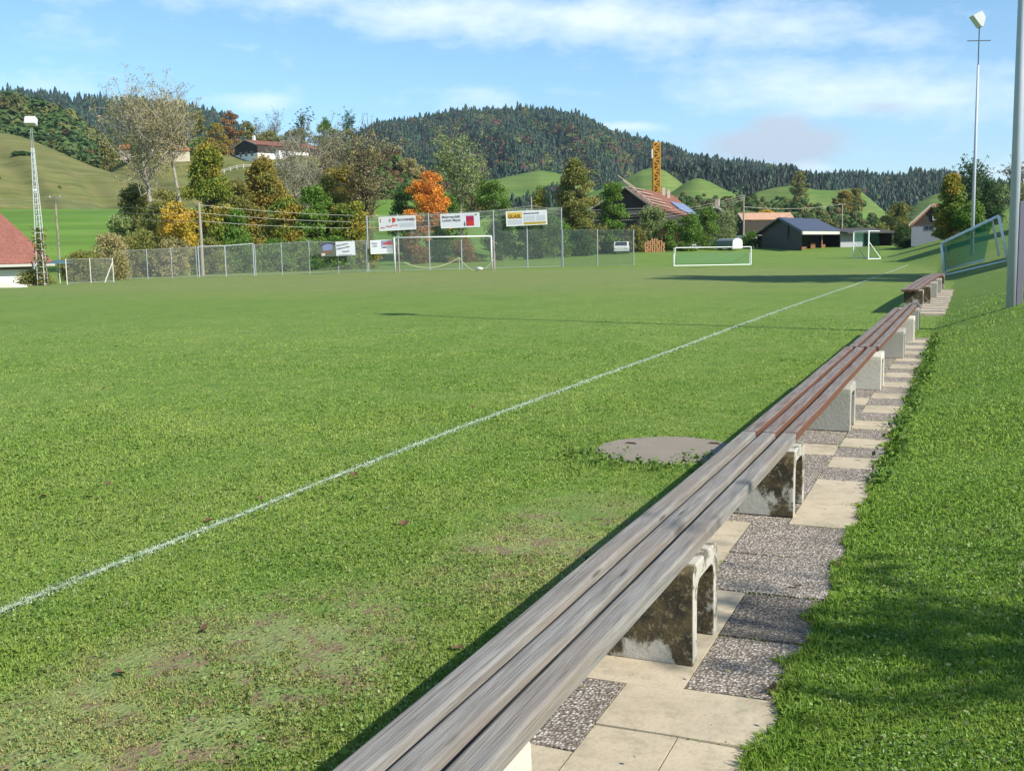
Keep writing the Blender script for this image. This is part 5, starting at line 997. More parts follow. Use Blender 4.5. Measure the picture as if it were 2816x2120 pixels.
# solar barn
A = Vector(cam.dist(2140, 598, 130)); B = Vector(cam.onz(2255, 595.6, A.z)); E1 = Vector(cam.dist(2207.6, 637, 120)); E2 = Vector(cam.onz(2318.6, 637.6, E1.z)); L1 = Vector(cam.dist(2077, 635, 138)); L1.z = E1.z; B = A+(E2-E1)*.93; B.z = A.z; L2 = L1+(B-A)
gb = gz(E1.x, E1.y)-.4
t = thing('barn', 'dark wooden barn with a big blue solar roof and open side', 'barn', (A.x, A.y, gb)); mb = MB(); mb.poly([E1, E2, B, A], .18) if (E2-E1).cross(A-E1).z > 0 else mb.poly([A, B, E2, E1], .18); mb.poly([A, B, L2, L1] if (B-A).cross(L1-A).z > 0 else [L1, L2, B, A], .18); rf = mb.build('roof', plain('barn_roof_grey', (.10, .13, .13), .6), t)
nn = (E2-E1).cross(A-E1).normalized(); nn = nn if nn.z > 0 else -nn; mb = MB(); s1 = E1.lerp(A, .05).lerp(E2, .02)+nn*.06; q4 = [E1.lerp(A, .04)+nn*.06, E2.lerp(B, .04)+nn*.06, E2.lerp(B, .97)+nn*.06, E1.lerp(A, .97)+nn*.06]; mb.poly(q4 if (q4[1]-q4[0]).cross(q4[3]-q4[0]).z > 0 else q4[::-1], .05); mb.build('solar_panel', M_solar, t)
mb = MB(); mb.bar(E1-Vector((0, 0, .15))-(E2-E1)*.01, E2-Vector((0, 0, .15)), .14, .34); mb.build('gutter_board', plain('board_cream', (.50, .50, .42), .8), t)
ins = lambda p, q_, f: p.lerp(q_, f); l1 = ins(L1, E1, .10); e1 = ins(E1, L1, .06); dn = Vector((0, 0, .2)); g0 = lambda p: Vector((p.x, p.y, gb)); ap = A+(B-A).normalized()*.5; bk_ = (B-A)*.06
zl = lambda p: Vector((p.x, p.y, A.z+(E1.z-A.z)*((p-A).to_2d().length/(E1-A).to_2d().length)-.25))
mb = MB(); P5 = [g0(l1+bk_), g0(e1+bk_), zl(e1)+bk_, A+bk_-Vector((0, 0, .25)), zl(l1)+bk_]; mb.poly(P5); 
be = B-(B-A)*.05; mb.poly([g0(L1+bk_), g0(L2-bk_), L2-bk_-dn, L1+bk_-dn])
mid0 = A+bk_; mid1 = B-bk_; m0 = g0(mid0.lerp(E1, .35)); m1 = g0(mid1.lerp(E2, .35)); mb.poly([m0, m1, Vector((m1.x, m1.y, A.z-.9)), Vector((m0.x, m0.y, A.z-.9))]); mb.build('wall', M_gwood, t)
for f in (.55, .98):
    p = e1.lerp(E2, f)+(L1-E1)*.05; mb = MB(); mb.tube([g0(p), Vector((p.x, p.y, E1.z-.2))], .10, 6); mb.build('post', plain('barn_post', (.30, .17, .10), .9), t)
ws = thing('firewood_stack', 'stacked brown firewood under the open side of the barn', 'firewood', g0(e1.lerp(E2, .4))); M_log = plain('cut_logs', (.30, .15, .07), .9, .3, 3.)
for f, hw, hh_ in ((.22, 1.0, .75), (.42, .8, 1.2), (.66, .7, .9)):
    c = g0(e1.lerp(E2, f))+(L1-E1)*.10; mb = MB(); d_ = (E2-E1).normalized()
    for i in range(6):
        for j in range(int(hh_/.22)): mb.tube([c+d_*(i-3)*hw/3.2+Vector((0, 0, .35+j*.22)), c+d_*(i-3)*hw/3.2+(L1-E1).normalized()*.9+Vector((0, 0, .35+j*.22))], .11, 6)
    mb.build('log_pile', M_log, ws)
# shed right of the barn
a = Vector(cam.dist(2312, 640, 132)); b = Vector(cam.dist(2455, 633, 136)); gb = gz(a.x, a.y)-.3; zt_ = a.z; t = thing('shed', 'long low dark shed with a grey wall panel right of the solar barn', 'shed', (a.x, a.y, gb)); d_ = (b-a); d_.z = 0; n_ = Vector((-d_.y, d_.x, 0)).normalized()
mb = MB(); r1 = [a-n_*1.2, b-n_*1.2, b+n_*4, a+n_*4]; r1 = [Vector((p.x, p.y, zt_+(.0 if i < 2 else .6))) for i, p in enumerate(r1)]; mb.poly(r1, .15); mb.build('roof', plain('shed_roof', (.06, .055, .05), .9), t)
mb = MB(); w0 = [Vector((p.x, p.y, gb)) for p in (a, a.lerp(b, .42))]; mb.poly([w0[0], w0[1], Vector((w0[1].x, w0[1].y, zt_-.1)), Vector((w0[0].x, w0[0].y, zt_-.1))], .1); mb.build('wall_panel', plain('panel_grey', (.33, .33, .36), .8), t)
mb = MB(); p = a+n_*3.6; q_ = b+n_*3.6; mb.poly([Vector((p.x, p.y, gb)), Vector((q_.x, q_.y, gb)), Vector((q_.x, q_.y, zt_+.4)), Vector((p.x, p.y, zt_+.4))], .1); p, q_ = b, b+n_*3.6; mb.poly([Vector((p.x, p.y, gb)), Vector((q_.x, q_.y, gb)), Vector((q_.x, q_.y, zt_+.2)), Vector((p.x, p.y, zt_-.1))], .1); mb.build('wall', M_dwood, t)
# gable house at the right
A = Vector(cam.dist(2561.6, 561, 118)); L1 = Vector(cam.dist(2500, 618, 118.5)); E1 = A+(A-L1); E1.z = L1.z; E1 += Vector((.1, -.6, 0)); dpt = Vector((.42, .91, 0))*9; t, roof, W = gable_house('dark wooden gable house with orange roof and grey lower storey, behind the yellow-green tree', A, A+dpt, E1, E1+dpt, L1, L1+dpt, gz(A.x, A.y)-.4, m_tile('salmon_tile', (.52, .22, .12), (.62, .30, .18), 1.8), M_pgrey, 'gable_house', .35, .2, M_dwood, split=.97)
l1, e1 = W[4], W[2]; ud = (e1-l1).normalized(); c = l1.lerp(e1, .5); nn = ud.cross(Vector((0, 0, 1))); nn = nn if nn.y < 0 else -nn
window(t, l1.lerp(e1, .50)+Vector((0, 0, zt(A, 2567, 606)-l1.z)), ud, .75, .6, n=nn); window(t, l1.lerp(e1, .30)+Vector((0, 0, zt(A, 2550, 634)-l1.z)), ud, .95, .55, n=nn, frame=M_dsteel)
# pair of houses between farmhouse and barn
def ez(label, apex, leave, D, ln, rot, roofm, wallm, name='house', upper=None, basez=None, rw=None, sc=1.):
    A = Vector(cam.dist(apex[0], apex[1], D)); L = Vector(cam.dist(leave[0], leave[1], D)); dx = (A-L); u = Vector((math.cos(R(rot)), math.sin(R(rot)), 0)); hw = math.hypot(dx.x, dx.y)*sc; dr = A.z-L.z
    v = Vector((-u.y, u.x, 0))*ln; E = A+u*hw-Vector((0, 0, dr)); L = A-u*hw-Vector((0, 0, dr)); bz = gz(A.x, A.y)-.5 if basez is None else basez
    return gable_house(label, A, A+v, E, E+v, L, L+v, bz, roofm, wallm, name, .4, .2, upper)
t, _, W = ez('small house with faded orange roof and white wall behind the trailer pole', (2030, 586), (2005, 606), 165, 9, -50, m_tile('faded_tile', (.44, .25, .16), (.52, .32, .22), 1.8), M_render, upper=M_dwood)
e1, e2 = W[2], W[3]; window(t, e1.lerp(e2, .35)+Vector((0, 0, -2.4)), e2-e1, 1.0, 1.0)
t, _, W = ez('dark-roofed house with chimney behind the shrubs, right of the farmhouse', (1968, 566), (1925, 592), 200, 12, 15, plain('dark_roof', (.09, .06, .055), .9), M_dwood); c = W[0]; box_on(t, 'chimney', c+Vector((0, 1.5, .6)), (.7, .7, 1.3), M_brick)
# hillside houses
t, _, W = ez('white hillside farmhouse with wooden gable and red roof among mustard trees', (672, 384), (624, 402), 296, 22, -18, M_btile, M_render, 'hill_farmhouse', M_dwood, sc=1.1)
l1, e1 = W[4], W[2]; ud = (e1-l1).normalized()
for f in (.2, .45, .7): window(t, l1.lerp(e1, f)+Vector((0, 0, -2.9)), ud, 1.1, 1.2)
box_on(t, 'chimney', W[0]+Vector((.5, 3, .6)), (.6, .6, 1.2), M_render)
t, _, W = ez('white outbuilding half hidden by trees right of the hillside farmhouse', (738, 402), (700, 414), 298, 12, -10, M_btile, M_render, 'outbuilding')
def lat(label, rl, rr_, el, er, D, roofm, wallm, name='hill_house', hb_=3.0):
    A, B = Vector(cam.dist(*rl, D)), Vector(cam.dist(*rr_, D)); B.z = A.z; E1, E2 = Vector(cam.dist(*el, D-5)), Vector(cam.dist(*er, D-5)); E1.z = E2.z = min(E1.z, E2.z)
    L1, L2 = A+(A-E1), B+(B-E2); L1.z = L2.z = E1.z
    return gable_house(label, A, B, E1, E2, L1, L2, E1.z-hb_, roofm, wallm, name, .5, .2)
lat('hillside house with long orange roof behind the tall thin-leaved tree', (455, 394), (505, 396), (446, 410), (524, 413), 300, M_otile, M_cream)
lat('small hillside house with orange roof left of the tall thin-leaved tree', (332, 397), (356, 398), (326, 407), (360, 408), 300, M_otile, M_brick)
lat('tiny orange roof between the two orange-roofed hillside houses', (408, 390), (420, 391), (404, 400), (424, 401), 306, M_otile, M_cream)
'''t, _, W = ez('hillside house with long orange roof behind the tall thin-leaved tree', (492, 388), (448, 407), 300, 10, 60, M_otile, M_cream, 'hill_house')
t, _, W = ez('small hillside house with orange roof left of the tall thin-leaved tree', (343, 392), (327, 404), 300, 8, 55, M_otile, M_brick, 'hill_house')
t, _, W = ez('tiny orange gable roof between the two orange-roofed hillside houses', (412, 386), (402, 396), 306, 8, 40, M_otile, M_cream, 'hill_house')
'''
# red-roofed house at the left edge
Ev = 78.; E1 = Vector(cam.dist(-330, 722, Ev-8)); E2 = Vector(cam.dist(150, 722, Ev+0)); E1.z = E2.z; v = Vector((-(E2-E1).y, (E2-E1).x, 0)).normalized(); run = 6.3
rise = None; B_ = E2+v*run; A_ = E1+v*run
# ridge height so that the verge passes the measured point at the picture edge
pv = Vector(cam.dist(0, 597, Ev+5.5)); B_ = Vector(((E2+v*run).x, (E2+v*run).y, 0)); B_ += (E1-E2).normalized()*2.2
B_.z = zt(B_, -60, 548); A_.z = B_.z
gb = gz(E2.x, E2.y)-1.6; t = thing('red_roofed_house', 'house with big red-brown tiled roof and white wall at the left edge', 'house', (E2.x, E2.y, gb))
mb = MB(); P4 = [E1, E2, B_, A_]; P4 = P4 if (E2-E1).cross(A_-E1).z > 0 else P4[::-1]; mb.poly(P4, .2); L2 = B_+v*run; L1 = A_+v*run; L1.z = L2.z = E2.z; P4 = [A_, B_, L2, L1]; P4 = P4 if (B_-A_).cross(L1-A_).z > 0 else P4[::-1]; mb.poly(P4, .2); rf = mb.build('roof', M_rtile, t)
ud = (E2-E1).normalized(); w1, w2 = E1+v*.8, E2+v*.8-ud*1.1; g0 = lambda p: Vector((p.x, p.y, gb)); dn = Vector((0, 0, .25))
zw = zt(w2, 60, 741); mb = MB(); cz = lambda p, z_: Vector((p.x, p.y, z_)); mb.poly([cz(w1, gb), cz(w2, gb), cz(w2, zw), cz(w1, zw)], .2); q2 = w2+v*(run*2-1.6); mb.poly([cz(w2, gb), cz(q2, gb), cz(q2, E2.z-.2), cz(w2, E2.z-.2)], .2); mb.build('wall', M_render, t)
mb = MB(); mb.poly([cz(w1+v*.1, zw), cz(w2+v*.1, zw), cz(w2+v*.1, E2.z-.1), cz(w1+v*.1, E2.z-.1)], .1); mb.build('upper_wall', plain('eave_shade', (.24, .20, .15), .9), t)  # shadow under the eave painted in as a dark beige strip
mb = MB(); mb.bar(E1-dn*.6, E2-dn*.6, .12, .18); mb.build('gutter', M_fascia, t)
sc_ = Vector(E1.lerp(E2, .70)); nr = (E2-E1).cross(A_-E1).normalized(); nr = nr if nr.z > 0 else -nr; c = E1.lerp(E2, .71).lerp(A_.lerp(B_, .71), .40)+nr*.06; upv = (A_-E1).normalized(); mb = MB(); mb.poly([c-ud*.5, c+ud*.5, c+ud*.5+upv*.9, c-ud*.5+upv*.9], .08); mb.build('skylight', M_glass, t)
for f in (.86,): p = E1.lerp(E2, f)-v*.3; mb = MB(); mb.tube([cz(p, gb), cz(p, E2.z+.35)], .06, 6); mb.build('downpipe', M_galv, t)
mb = MB()
for k_ in range(2): mb.tube([cz(w1-v*1., zw-.55-k_*.55), cz(w2-v*1.-ud*3, zw-.55-k_*.55)], .03, 5)
for f in (.3, .5, .7, .86): p = w1.lerp(w2-ud*3, f)-v*1.; mb.tube([cz(p, gb), cz(p, zw-.5)], .03, 5)
mb.build('railing', M_galv, t)
# pale cover lying at the field edge
a = Vector(hit(-60, 792)); b = Vector(hit(66, 790)); t_ = MB(); n_ = 10; d_ = (b-a); sd = Vector((-d_.y, d_.x, 0)).normalized(); V = []
for i in range(n_+1):
    p = a.lerp(b, i/n_); hh_ = .22*(1-(i/n_)**6)+.02*math.sin(i*2.); V += [p-sd*.35, p-sd*.3+Vector((0, 0, hh_)), p+sd*.3+Vector((0, 0, hh_+.04)), p+sd*.4]
t_.add(V, [(i*4+k, i*4+k+1, (i+1)*4+k+1, (i+1)*4+k) for i in range(n_) for k in range(3)]+[(3, 2, 1, 0), (n_*4, n_*4+1, n_*4+2, n_*4+3)]); o = t_.build('tarpaulin', plain('cream_tarp', (.66, .64, .50), .7, .06), loc=a); tag(o, 'long cream tarpaulin cover lying at the left edge of the pitch', 'tarpaulin')
p = Vector(cam.dist(163, 745, 74)); gb = gz(p.x, p.y); tt = thing('market_umbrella', 'small dark blue-green parasol roof beside the red-roofed house', 'parasol', (p.x, p.y, gb)); hz = zt(p, 160, 724)
mb = MB(); n_ = 8; r0 = .95; mb.add([(p.x, p.y, hz+.25)]+[(p.x+r0*math.cos(6.283*k/n_), p.y+r0*math.sin(6.283*k/n_), hz-.02) for k in range(n_)]+[(p.x, p.y, hz+.18)], [(0, 1+k, 1+(k+1) % n_) for k in range(n_)]+[(n_+1, 1+(k+1) % n_, 1+k) for k in range(n_)]); mb.build('canopy', plain('canopy_teal', (.06, .12, .14), .8), tt); mb = MB(); mb.tube([(p.x, p.y, gb-.1), (p.x, p.y, hz+.2)], .03, 6); mb.build('pole', M_pp, tt)
# trailer
s6 = 5.267; A = Vector(cam.dist(1900+357/s6, 400+1475/s6, 129)); B = Vector(cam.dist(1900+603/s6, 400+1475/s6, 126)); Cc = Vector(cam.dist(1900+745/s6, 400+1475/s6, 127.5)); gb = gz(B.x, B.y); tp_ = zt(B, 1900+650/s6, 400+1345/s6); hh_ = tp_-gb
t = thing('trailer', 'rounded grey-green trailer with white end beside the wooden pole', 'trailer', (B.x, B.y, gb)); e = (Cc-B); e.z = 0; lv = (A-B); lv.z = 0
def arch(o_, k=10):
    P = []
    for i in range(k+1):
        a_ = math.pi*i/k; s_ = .5-.5*math.cos(a_); P.append(o_+e*s_+Vector((0, 0, gb-o_.z+hh_*(.62+.38*math.sin(a_)**.7))))
    return [Vector((o_.x, o_.y, gb+.25))]+P+[Vector(((o_+e).x, (o_+e).y, gb+.25))]
q1 = arch(B); q2 = arch(B+lv); mb = MB(); k = len(q1); mb.add(q1+q2, [(i, i+1, k+i+1, k+i) for i in range(k-1)]+[tuple(range(k, 2*k))]); mb.build('body', plain('trailer_green', (.17, .22, .22), .5), t)
mb = MB(); q1b = [p+(-lv).normalized()*.03 for p in q1]; mb.add(q1b, [tuple(range(k-1, -1, -1))]); mb.build('end_panel', M_white, t)
for p in (B+lv*.2, B+lv*.75): mb = MB(); mb.tube([p+Vector((0, 0, gb-p.z+.25))-e.normalized()*.05, p+Vector((0, 0, gb-p.z+.25))+e.normalized()*.15], .25, 12); mb.build('wheel', M_dsteel, t)
# van, carport, firewood, bales
s7 = 4.897; P = Vector(cam.dist(1680+145/s7, 380+1525/s7, 128)); gb = gz(P.x, P.y); t = thing('van', 'small white van parked under the trees behind the right end of the netting', 'van', (P.x, P.y, gb)); M2 = Matrix.Rotation(R(15), 3, 'Z'); o_ = Vector((P.x, P.y, gb))
T = lambda p: M2@Vector(p)+o_
mb = MB(); prof = [(-1.9, .3), (-1.95, .8), (-1.3, .95), (-.9, 1.42), (1.8, 1.45), (1.95, .9), (1.95, .3)]; nq = len(prof); mb.add([T((-.85, y_, z_)) for y_, z_ in prof]+[T((.85, y_, z_)) for y_, z_ in prof], [tuple(range(nq)), tuple(range(2*nq-1, nq-1, -1))]+[(i, i+nq, (i+1) % nq+nq, (i+1) % nq) for i in range(nq)]); mb.build('body', M_white, t, bevel=.05)
mb = MB(); mb.poly([T((-.7, -1.30, .98)), T((.7, -1.30, .98)), T((.65, -.94, 1.38)), T((-.65, -.94, 1.38))][::1]); o = mb.build('windscreen', M_glass, t); o.location = Vector((0, -.03, .02))
for sx in (-.86, .86): mb = MB(); mb.poly([T((sx*1.01, -.8, .95)), T((sx*1.01, 1.5, .95)), T((sx*1.01, 1.5, 1.35)), T((sx*1.01, -.7, 1.35))]); mb.build('side_window', M_glass, t)
for sx in (-.8, .8):
    for sy in (-1.3, 1.3): mb = MB(); mb.tube([T((sx-.1, sy, .3)), T((sx+.1, sy, .3))], .3, 12); mb.build('wheel', M_dsteel, t)
for sx in (-.62, .62): mb = MB(); mb.box(T((sx, -1.94, .72)), (.28, .06, .16), R(15)); mb.build('headlight', M_ins, t)
P = Vector(cam.dist(1680+95/s7, 380+1325/s7, 140)); gb = gz(P.x, P.y); t = thing('carport', 'small pale-roofed shelter above the white van', 'carport', (P.x, P.y, gb)); mb = MB(); mb.box((P.x, P.y, P.z), (2.2, 2.6, .16), R(15)); mb.build('roof', plain('shelter_roof', (.5, .5, .48), .7), t)
mb = MB(); mb.box((P.x, P.y+.6, (P.z+gb)/2), (1.9, 1.2, P.z-gb-.1), R(15)); mb.build('back_wall', M_dwood, t)
P = Vector(cam.dist(1680+590/s7, 380+1500/s7, 128)); gb = gz(P.x, P.y); t = thing('firewood_stack', 'bright orange stack of split firewood in front of the farmhouse', 'firewood', (P.x, P.y, gb)); mb = MB(); r_ = np.random.default_rng(4)
for i in range(9):
    for j in range(7-abs(i-4)//2):
        c = Vector((P.x, P.y, gb))+U*((i-4)*.27+r_.uniform(-.04, .04))+Vector((0, 0, .12+j*.23)); mb.tube([c, c+V_*.8], .12, 6)
mb.build('logs', plain('split_wood', (.42, .22, .10), .9, .35, 2.), t)
for i, (xx, D_) in enumerate(((1060, 136), (1105, 137), (1200, 136), (1280, 137), (1330, 138))):
    P = Vector(cam.dist(1680+xx/s7, 380+1450/s7, D_)); gb = gz(P.x, P.y); r0 = .38+.05*(i % 3); mb = MB(); c = Vector((P.x, P.y, gb+r0*.95)); mb.tube([c-U*.32, c-U*.27, c+U*.27, c+U*.32], [r0*.85, r0, r0, r0*.85], 12); o = mb.build('wrapped_bale', M_ban, loc=(P.x, P.y, gb)); tag(o, 'white wrapped bale in the row between firewood stack and trailer', 'bale', 'white wrapped bales')
P = Vector(cam.dist(2835, 520, 75)); gb = gz(P.x, P.y)-.3; zz = zt(P, 2820, 462); t = thing('cream_house', 'cream-walled house cut off by the right edge behind the steel pole', 'house', (P.x, P.y, gb)); uu = Vector((1, -.05, 0)); VV = Vector((.06, 1, 0)); o_ = Vector((P.x, P.y, gb)); mb = MB(); c = o_+uu*4.3+VV*4+Vector((0, 0, (zz-gb)/2)); mb.box(c, (9, 8, zz-gb), R(-3)); mb.build('wall', plain('cream_wall', (.60, .52, .36), .9), t)
mb = MB(); mb.box(c-VV*4.1+Vector((0, 0, (zz-gb)/2-1.55)), (9.2, .3, .5), R(-3)); mb.build('balcony', M_dwood, t)
mb = MB(); rt = c+Vector((0, 0, (zz-gb)/2)); rdg = Vector((0, 0, 2.0)); 
mb.poly([rt-uu*4.4-VV*4.6, rt+uu*5-VV*4.6, rt+uu*5+rdg, rt-uu*4.4+rdg], .2); mb.poly([rt+uu*5+VV*4.6, rt-uu*4.4+VV*4.6, rt-uu*4.4+rdg, rt+uu*5+rdg], .2); mb.build('roof', M_btile, t)

for k_ in range(4):
    for hz in (1.1, 3.6): window(t, o_+uu*(1.0+k_*1.9)+Vector((0, 0, min(hz, zz-gb-1.6))), uu, 1.0, 1.2, n=-VV.normalized())
# white paddock fence in front of the hillside farm
mb = MB(); pts = [Vector(cam.dist(x_, 433, 288)) for x_ in np.linspace(560, 830, 16)]
for p in pts: p.z = gz(p.x, p.y)
t = thing('paddock_fence', 'low pale paddock fence in front of the hillside farm', 'fence', pts[0])
for p in pts: m_ = MB(); m_.box(p+Vector((0, 0, .5)), (.18, .18, 1.1)); m_.build('post', M_pp, t)
mb = MB()
for p, q_ in zip(pts[:-1], pts[1:]):
    for hz in (.5, .9): mb.bar(p+Vector((0, 0, hz)), q_+Vector((0, 0, hz)), .1)
mb.build('rail', M_pp, t)

# ------------------------------------------------------------------ small things near the camera
r_ = np.random.default_rng(9); M_dead = plain('dead_leaf', (.13, .065, .035), .8, .4, 30.)
LV = [(285, 1070), (250, 1372), (120, 1370), (300, 1335), (268, 1378), (510, 980), (715, 1375), (975, 1310), (575, 1438), (330, 1860), (1260, 1790), (2120, 1905), (2190, 1620), (2310, 1560), (1110, 1445), (560, 1740), (1300, 1120), (620, 1262)]
for i, (px, py) in enumerate(LV):
    P = Vector(hit(px, py)); mb = MB(); s_ = .016+.010*r_.uniform(); a_ = r_.uniform(0, 6.28); M2 = Matrix.Rotation(a_, 3, 'Z')@Matrix.Rotation(r_.uniform(-.5, .5), 3, 'X')
    q_ = [M2@Vector(v_)*s_*1.6+P+Vector((0, 0, .018)) for v_ in ((-1, 0, .3), (-.3, -.55, 0), (.5, -.5, .15), (1, 0, .4), (.5, .5, .1), (-.3, .6, .05), (0, 0, -.1))]
    mb.add(q_, [(6, 0, 1), (6, 1, 2), (6, 2, 3), (6, 3, 4), (6, 4, 5), (6, 5, 0)]); o = mb.build('fallen_leaf', M_dead, loc=P); tag(o, 'small dry brown leaf fallen on the grass', 'leaf', 'fallen leaves on the grass')
# weeds along the far edge of the path and broad-leaved weeds by the bench
def weeds(name, label, pts, spread, n, size, pal, hgt=.1, seed=1):
    r = np.random.default_rng(seed); pts = np.array(pts); ci = r.integers(0, len(pts), n); xy = pts[ci]+r.normal(size=(n, 2))*spread; z = H(xy[:, 0], xy[:, 1])+np.abs(r.normal(size=n))*hgt*.5+.015
    cen = np.stack([xy[:, 0], xy[:, 1], z], 1); col = np.array(PAL[pal])[r.integers(0, 3, n)]*r.uniform(.7, 1.4, (n, 1)); o = fast(name, quads(cen, size, r, 1.2), 4, M_leaf, {'col': np.repeat(np.clip(col, 0, 1), 4, 0)}); tag(o, label, 'weeds', kind='stuff')
e = np.arange(7.5, 19, .35); weeds('weeds', 'leafy weeds growing over the edge of the paving', [(-.50+.05*math.sin(v_*3), v_) for v_ in e]+[ (-.45, 13.2), (-.42, 13.8), (-.5, 14.6), (-.5, 16.4), (-.52, 17.2)], np.array([.04, .16]), 1500, .04, 'green', .08, 3)
weeds('weeds', 'broad-leaved weeds between bench and pitch', [(-1.55, 2.3), (-1.62, 2.9), (-1.9, 8.3), (-1.6, 7.4), (-1.75, 7.9), (-1.65, 9.6), (-2.6, 7.95), (-2.9, 8.2), (-2.2, 7.9), (-1.55, 5.5)], np.array([.13, .13]), 1000, .034, 'green', .05, 4)
weeds('clover', 'clover and plantain leaves scattered through the near grass', [(-2.2-.9*a, 2.6+b*.7) for a in range(4) for b in range(6)]+[(0+.3*a, 3+.8*b) for a in range(3) for b in range(5)], np.array([.35, .35]), 5200, .017, 'sage', .03, 5)

r = np.random.default_rng(55); n = 30000; x, y, d = blades(n, 2.4, 13, r, pw=1.5); k_ = ~((x > -1.43) & (x < -.56)) & ~manhole_mask(x, y); x, y = x[k_], y[k_]; k_ = noise2(x, y, 1.6, 23) > .42; x, y = x[k_], y[k_]; n = len(x)
cen = np.stack([x, y, H(x, y)+r.uniform(.010, .028, n)], 1); col = np.array([(.11, .21, .045), (.15, .25, .06), (.21, .28, .10)])[r.integers(0, 3, n)]*r.uniform(.8, 1.4, (n, 1)); o = fast('clover', quads(cen, .014, r, 2.2), 4, M_leaf, {'col': np.repeat(np.clip(col, 0, 1), 4, 0)}); tag(o, 'fine clover leaves all through the near lawn', 'clover', kind='stuff')
# ------------------------------------------------------------------ neighbours just outside the picture that throw the visible shadows
make_tree('broad_tree', 'big dense tree on the bank just beyond the right edge, shading the far pitch', 'tree', 0, 0, 0, 13.5, 'tall', 'green', 16000, .5, .10, 'n', 0, seed=501, pos=(14.0, 46.9), hgt=17.5)
make_tree('young_tree', 'young thin-branched tree on the bank beyond the right edge, shading the near grass', 'tree', 0, 0, 0, 1.4, 'round', 'green', 560, .12, .76, 'n', .3, seed=502, pos=(7.65, 2.6), hgt=5.9)

# ------------------------------------------------------------------ thin valley haze
mh_, nt, oo = nmat('valley_haze'); vs_ = N(nt, 'ShaderNodeVolumePrincipled', {'Color': (.72, .84, 1.), 'Density': .000095, 'Anisotropy': .3}); nt.links.new(vs_.outputs[0], oo.inputs['Volume'])
mb = MB(); mb.box((0, 0, 148), (8600, 8600, 306)); o = mb.build('haze', mh_); o['kind'] = 'stuff'; o['label'] = 'thin blue haze in the valley air'
# ------------------------------------------------------------------ world, sun, camera
SUN_AZ = math.atan2(.965, -.26); SUN_EL = R(38)
w = bpy.data.worlds.new('World'); bpy.context.scene.world = w; w.use_nodes = True; nt = w.node_tree
for n in list(nt.nodes): nt.nodes.remove(n)
out = nt.nodes.new('ShaderNodeOutputWorld'); bg = nt.nodes.new('ShaderNodeBackground'); sky = nt.nodes.new('ShaderNodeTexSky'); sky.sky_type = 'NISHITA'; sky.sun_disc = False
sky.sun_elevation = SUN_EL; sky.sun_rotation = SUN_AZ; sky.altitude = 800; sky.air_density = 1.0; sky.dust_density = .6; sky.ozone_density = 1.6
dirv = N(nt, 'ShaderNodeTexCoord').outputs['Generated']; s = N(nt, 'ShaderNodeSeparateXYZ', {0: dirv}); dx, dy, dz = s.outputs
az = MATH(nt, 'ARCTAN2', dx, dy); el = MATH(nt, 'ARCSINE', dz)
def azel(px, py): d = cam.ray(px*K, py*K); d = d/np.linalg.norm(d); return math.atan2(d[0], d[1]), math.asin(d[2])
def blob(x0, y0, x1, y1, th, soft=1.):
    """soft elongated cloud region between two directions given by picture positions"""
    a0, e0 = azel(x0, y0); a1, e1 = azel(x1, y1); L = math.hypot(a1-a0, e1-e0); ca, sa = (a1-a0)/L, (e1-e0)/L; cx, cy = (a0+a1)/2, (e0+e1)/2; hw = th/2317
    u = MATH(nt, 'SUBTRACT', az, cx); v = MATH(nt, 'SUBTRACT', el, cy)
    p = MATH(nt, 'DIVIDE', MATH(nt, 'ADD', MATH(nt, 'MULTIPLY', u, ca), MATH(nt, 'MULTIPLY', v, sa)), L*.55); q = MATH(nt, 'DIVIDE', MATH(nt, 'SUBTRACT', MATH(nt, 'MULTIPLY', v, ca), MATH(nt, 'MULTIPLY', u, sa)), hw)
    r2 = MATH(nt, 'ADD', MATH(nt, 'MULTIPLY', p, p), MATH(nt, 'MULTIPLY', q, q)); return MATH(nt, 'EXPONENT', MATH(nt, 'MULTIPLY', r2, -soft))
cv = N(nt, 'ShaderNodeCombineXYZ', {0: az, 1: el, 2: 0.}).outputs[0]
n1 = NOI(nt, MAP(nt, cv, (5, 17, 1), (0, 0, R(6))), 1., 9, .62); n2 = NOI(nt, MAP(nt, cv, (16, 26, 1), (0, 0, R(-22)), (3, 1, 0)), 1., 7, .6); n3 = NOI(nt, MAP(nt, cv, (60, 160, 1), (0, 0, R(14)), (1, 5, 0)), 1., 6, .6)
base_n = MATH(nt, 'ADD', MATH(nt, 'MULTIPLY', n1, .55), MATH(nt, 'ADD', MATH(nt, 'MULTIPLY', n2, .33), MATH(nt, 'MULTIPLY', n3, .12)))
cov = None
for (b, wt) in [(blob(450, -25, 1750, 60, 62), 1.05), (blob(1250, 20, 2100, 70, 55), .7), (blob(1500, 205, 2300, 190, 62), .95), (blob(1350, 130, 2000, 175, 45), .45), (blob(420, 215, 640, 225, 24), .9), (blob(-50, 185, 240, 190, 26), .55), (blob(1290, 275, 1440, 275, 13), 1.0), (blob(1680, 352, 1800, 362, 14), 1.0), (blob(960, 200, 1140, 215, 26), .5), (blob(1150, 195, 1400, 210, 16), .5), (blob(60, 60, 260, 90, 45), .35), (blob(450, 95, 580, 105, 14), .4), (blob(2080, 355, 2260, 370, 30), .7), (blob(300, -60, 2300, -120, 60), .9), (blob(-900, 100, -300, 60, 90), .8), (blob(2600, 100, 3600, 60, 110), .8), (blob(330, 140, 400, 180, 16), .35)]:
    v = MATH(nt, 'MULTIPLY', b, wt); cov = v if cov is None else MATH(nt, 'MAXIMUM', cov, v)
base_n = MATH(nt, 'MULTIPLY_ADD', base_n, 2.3, -.65)
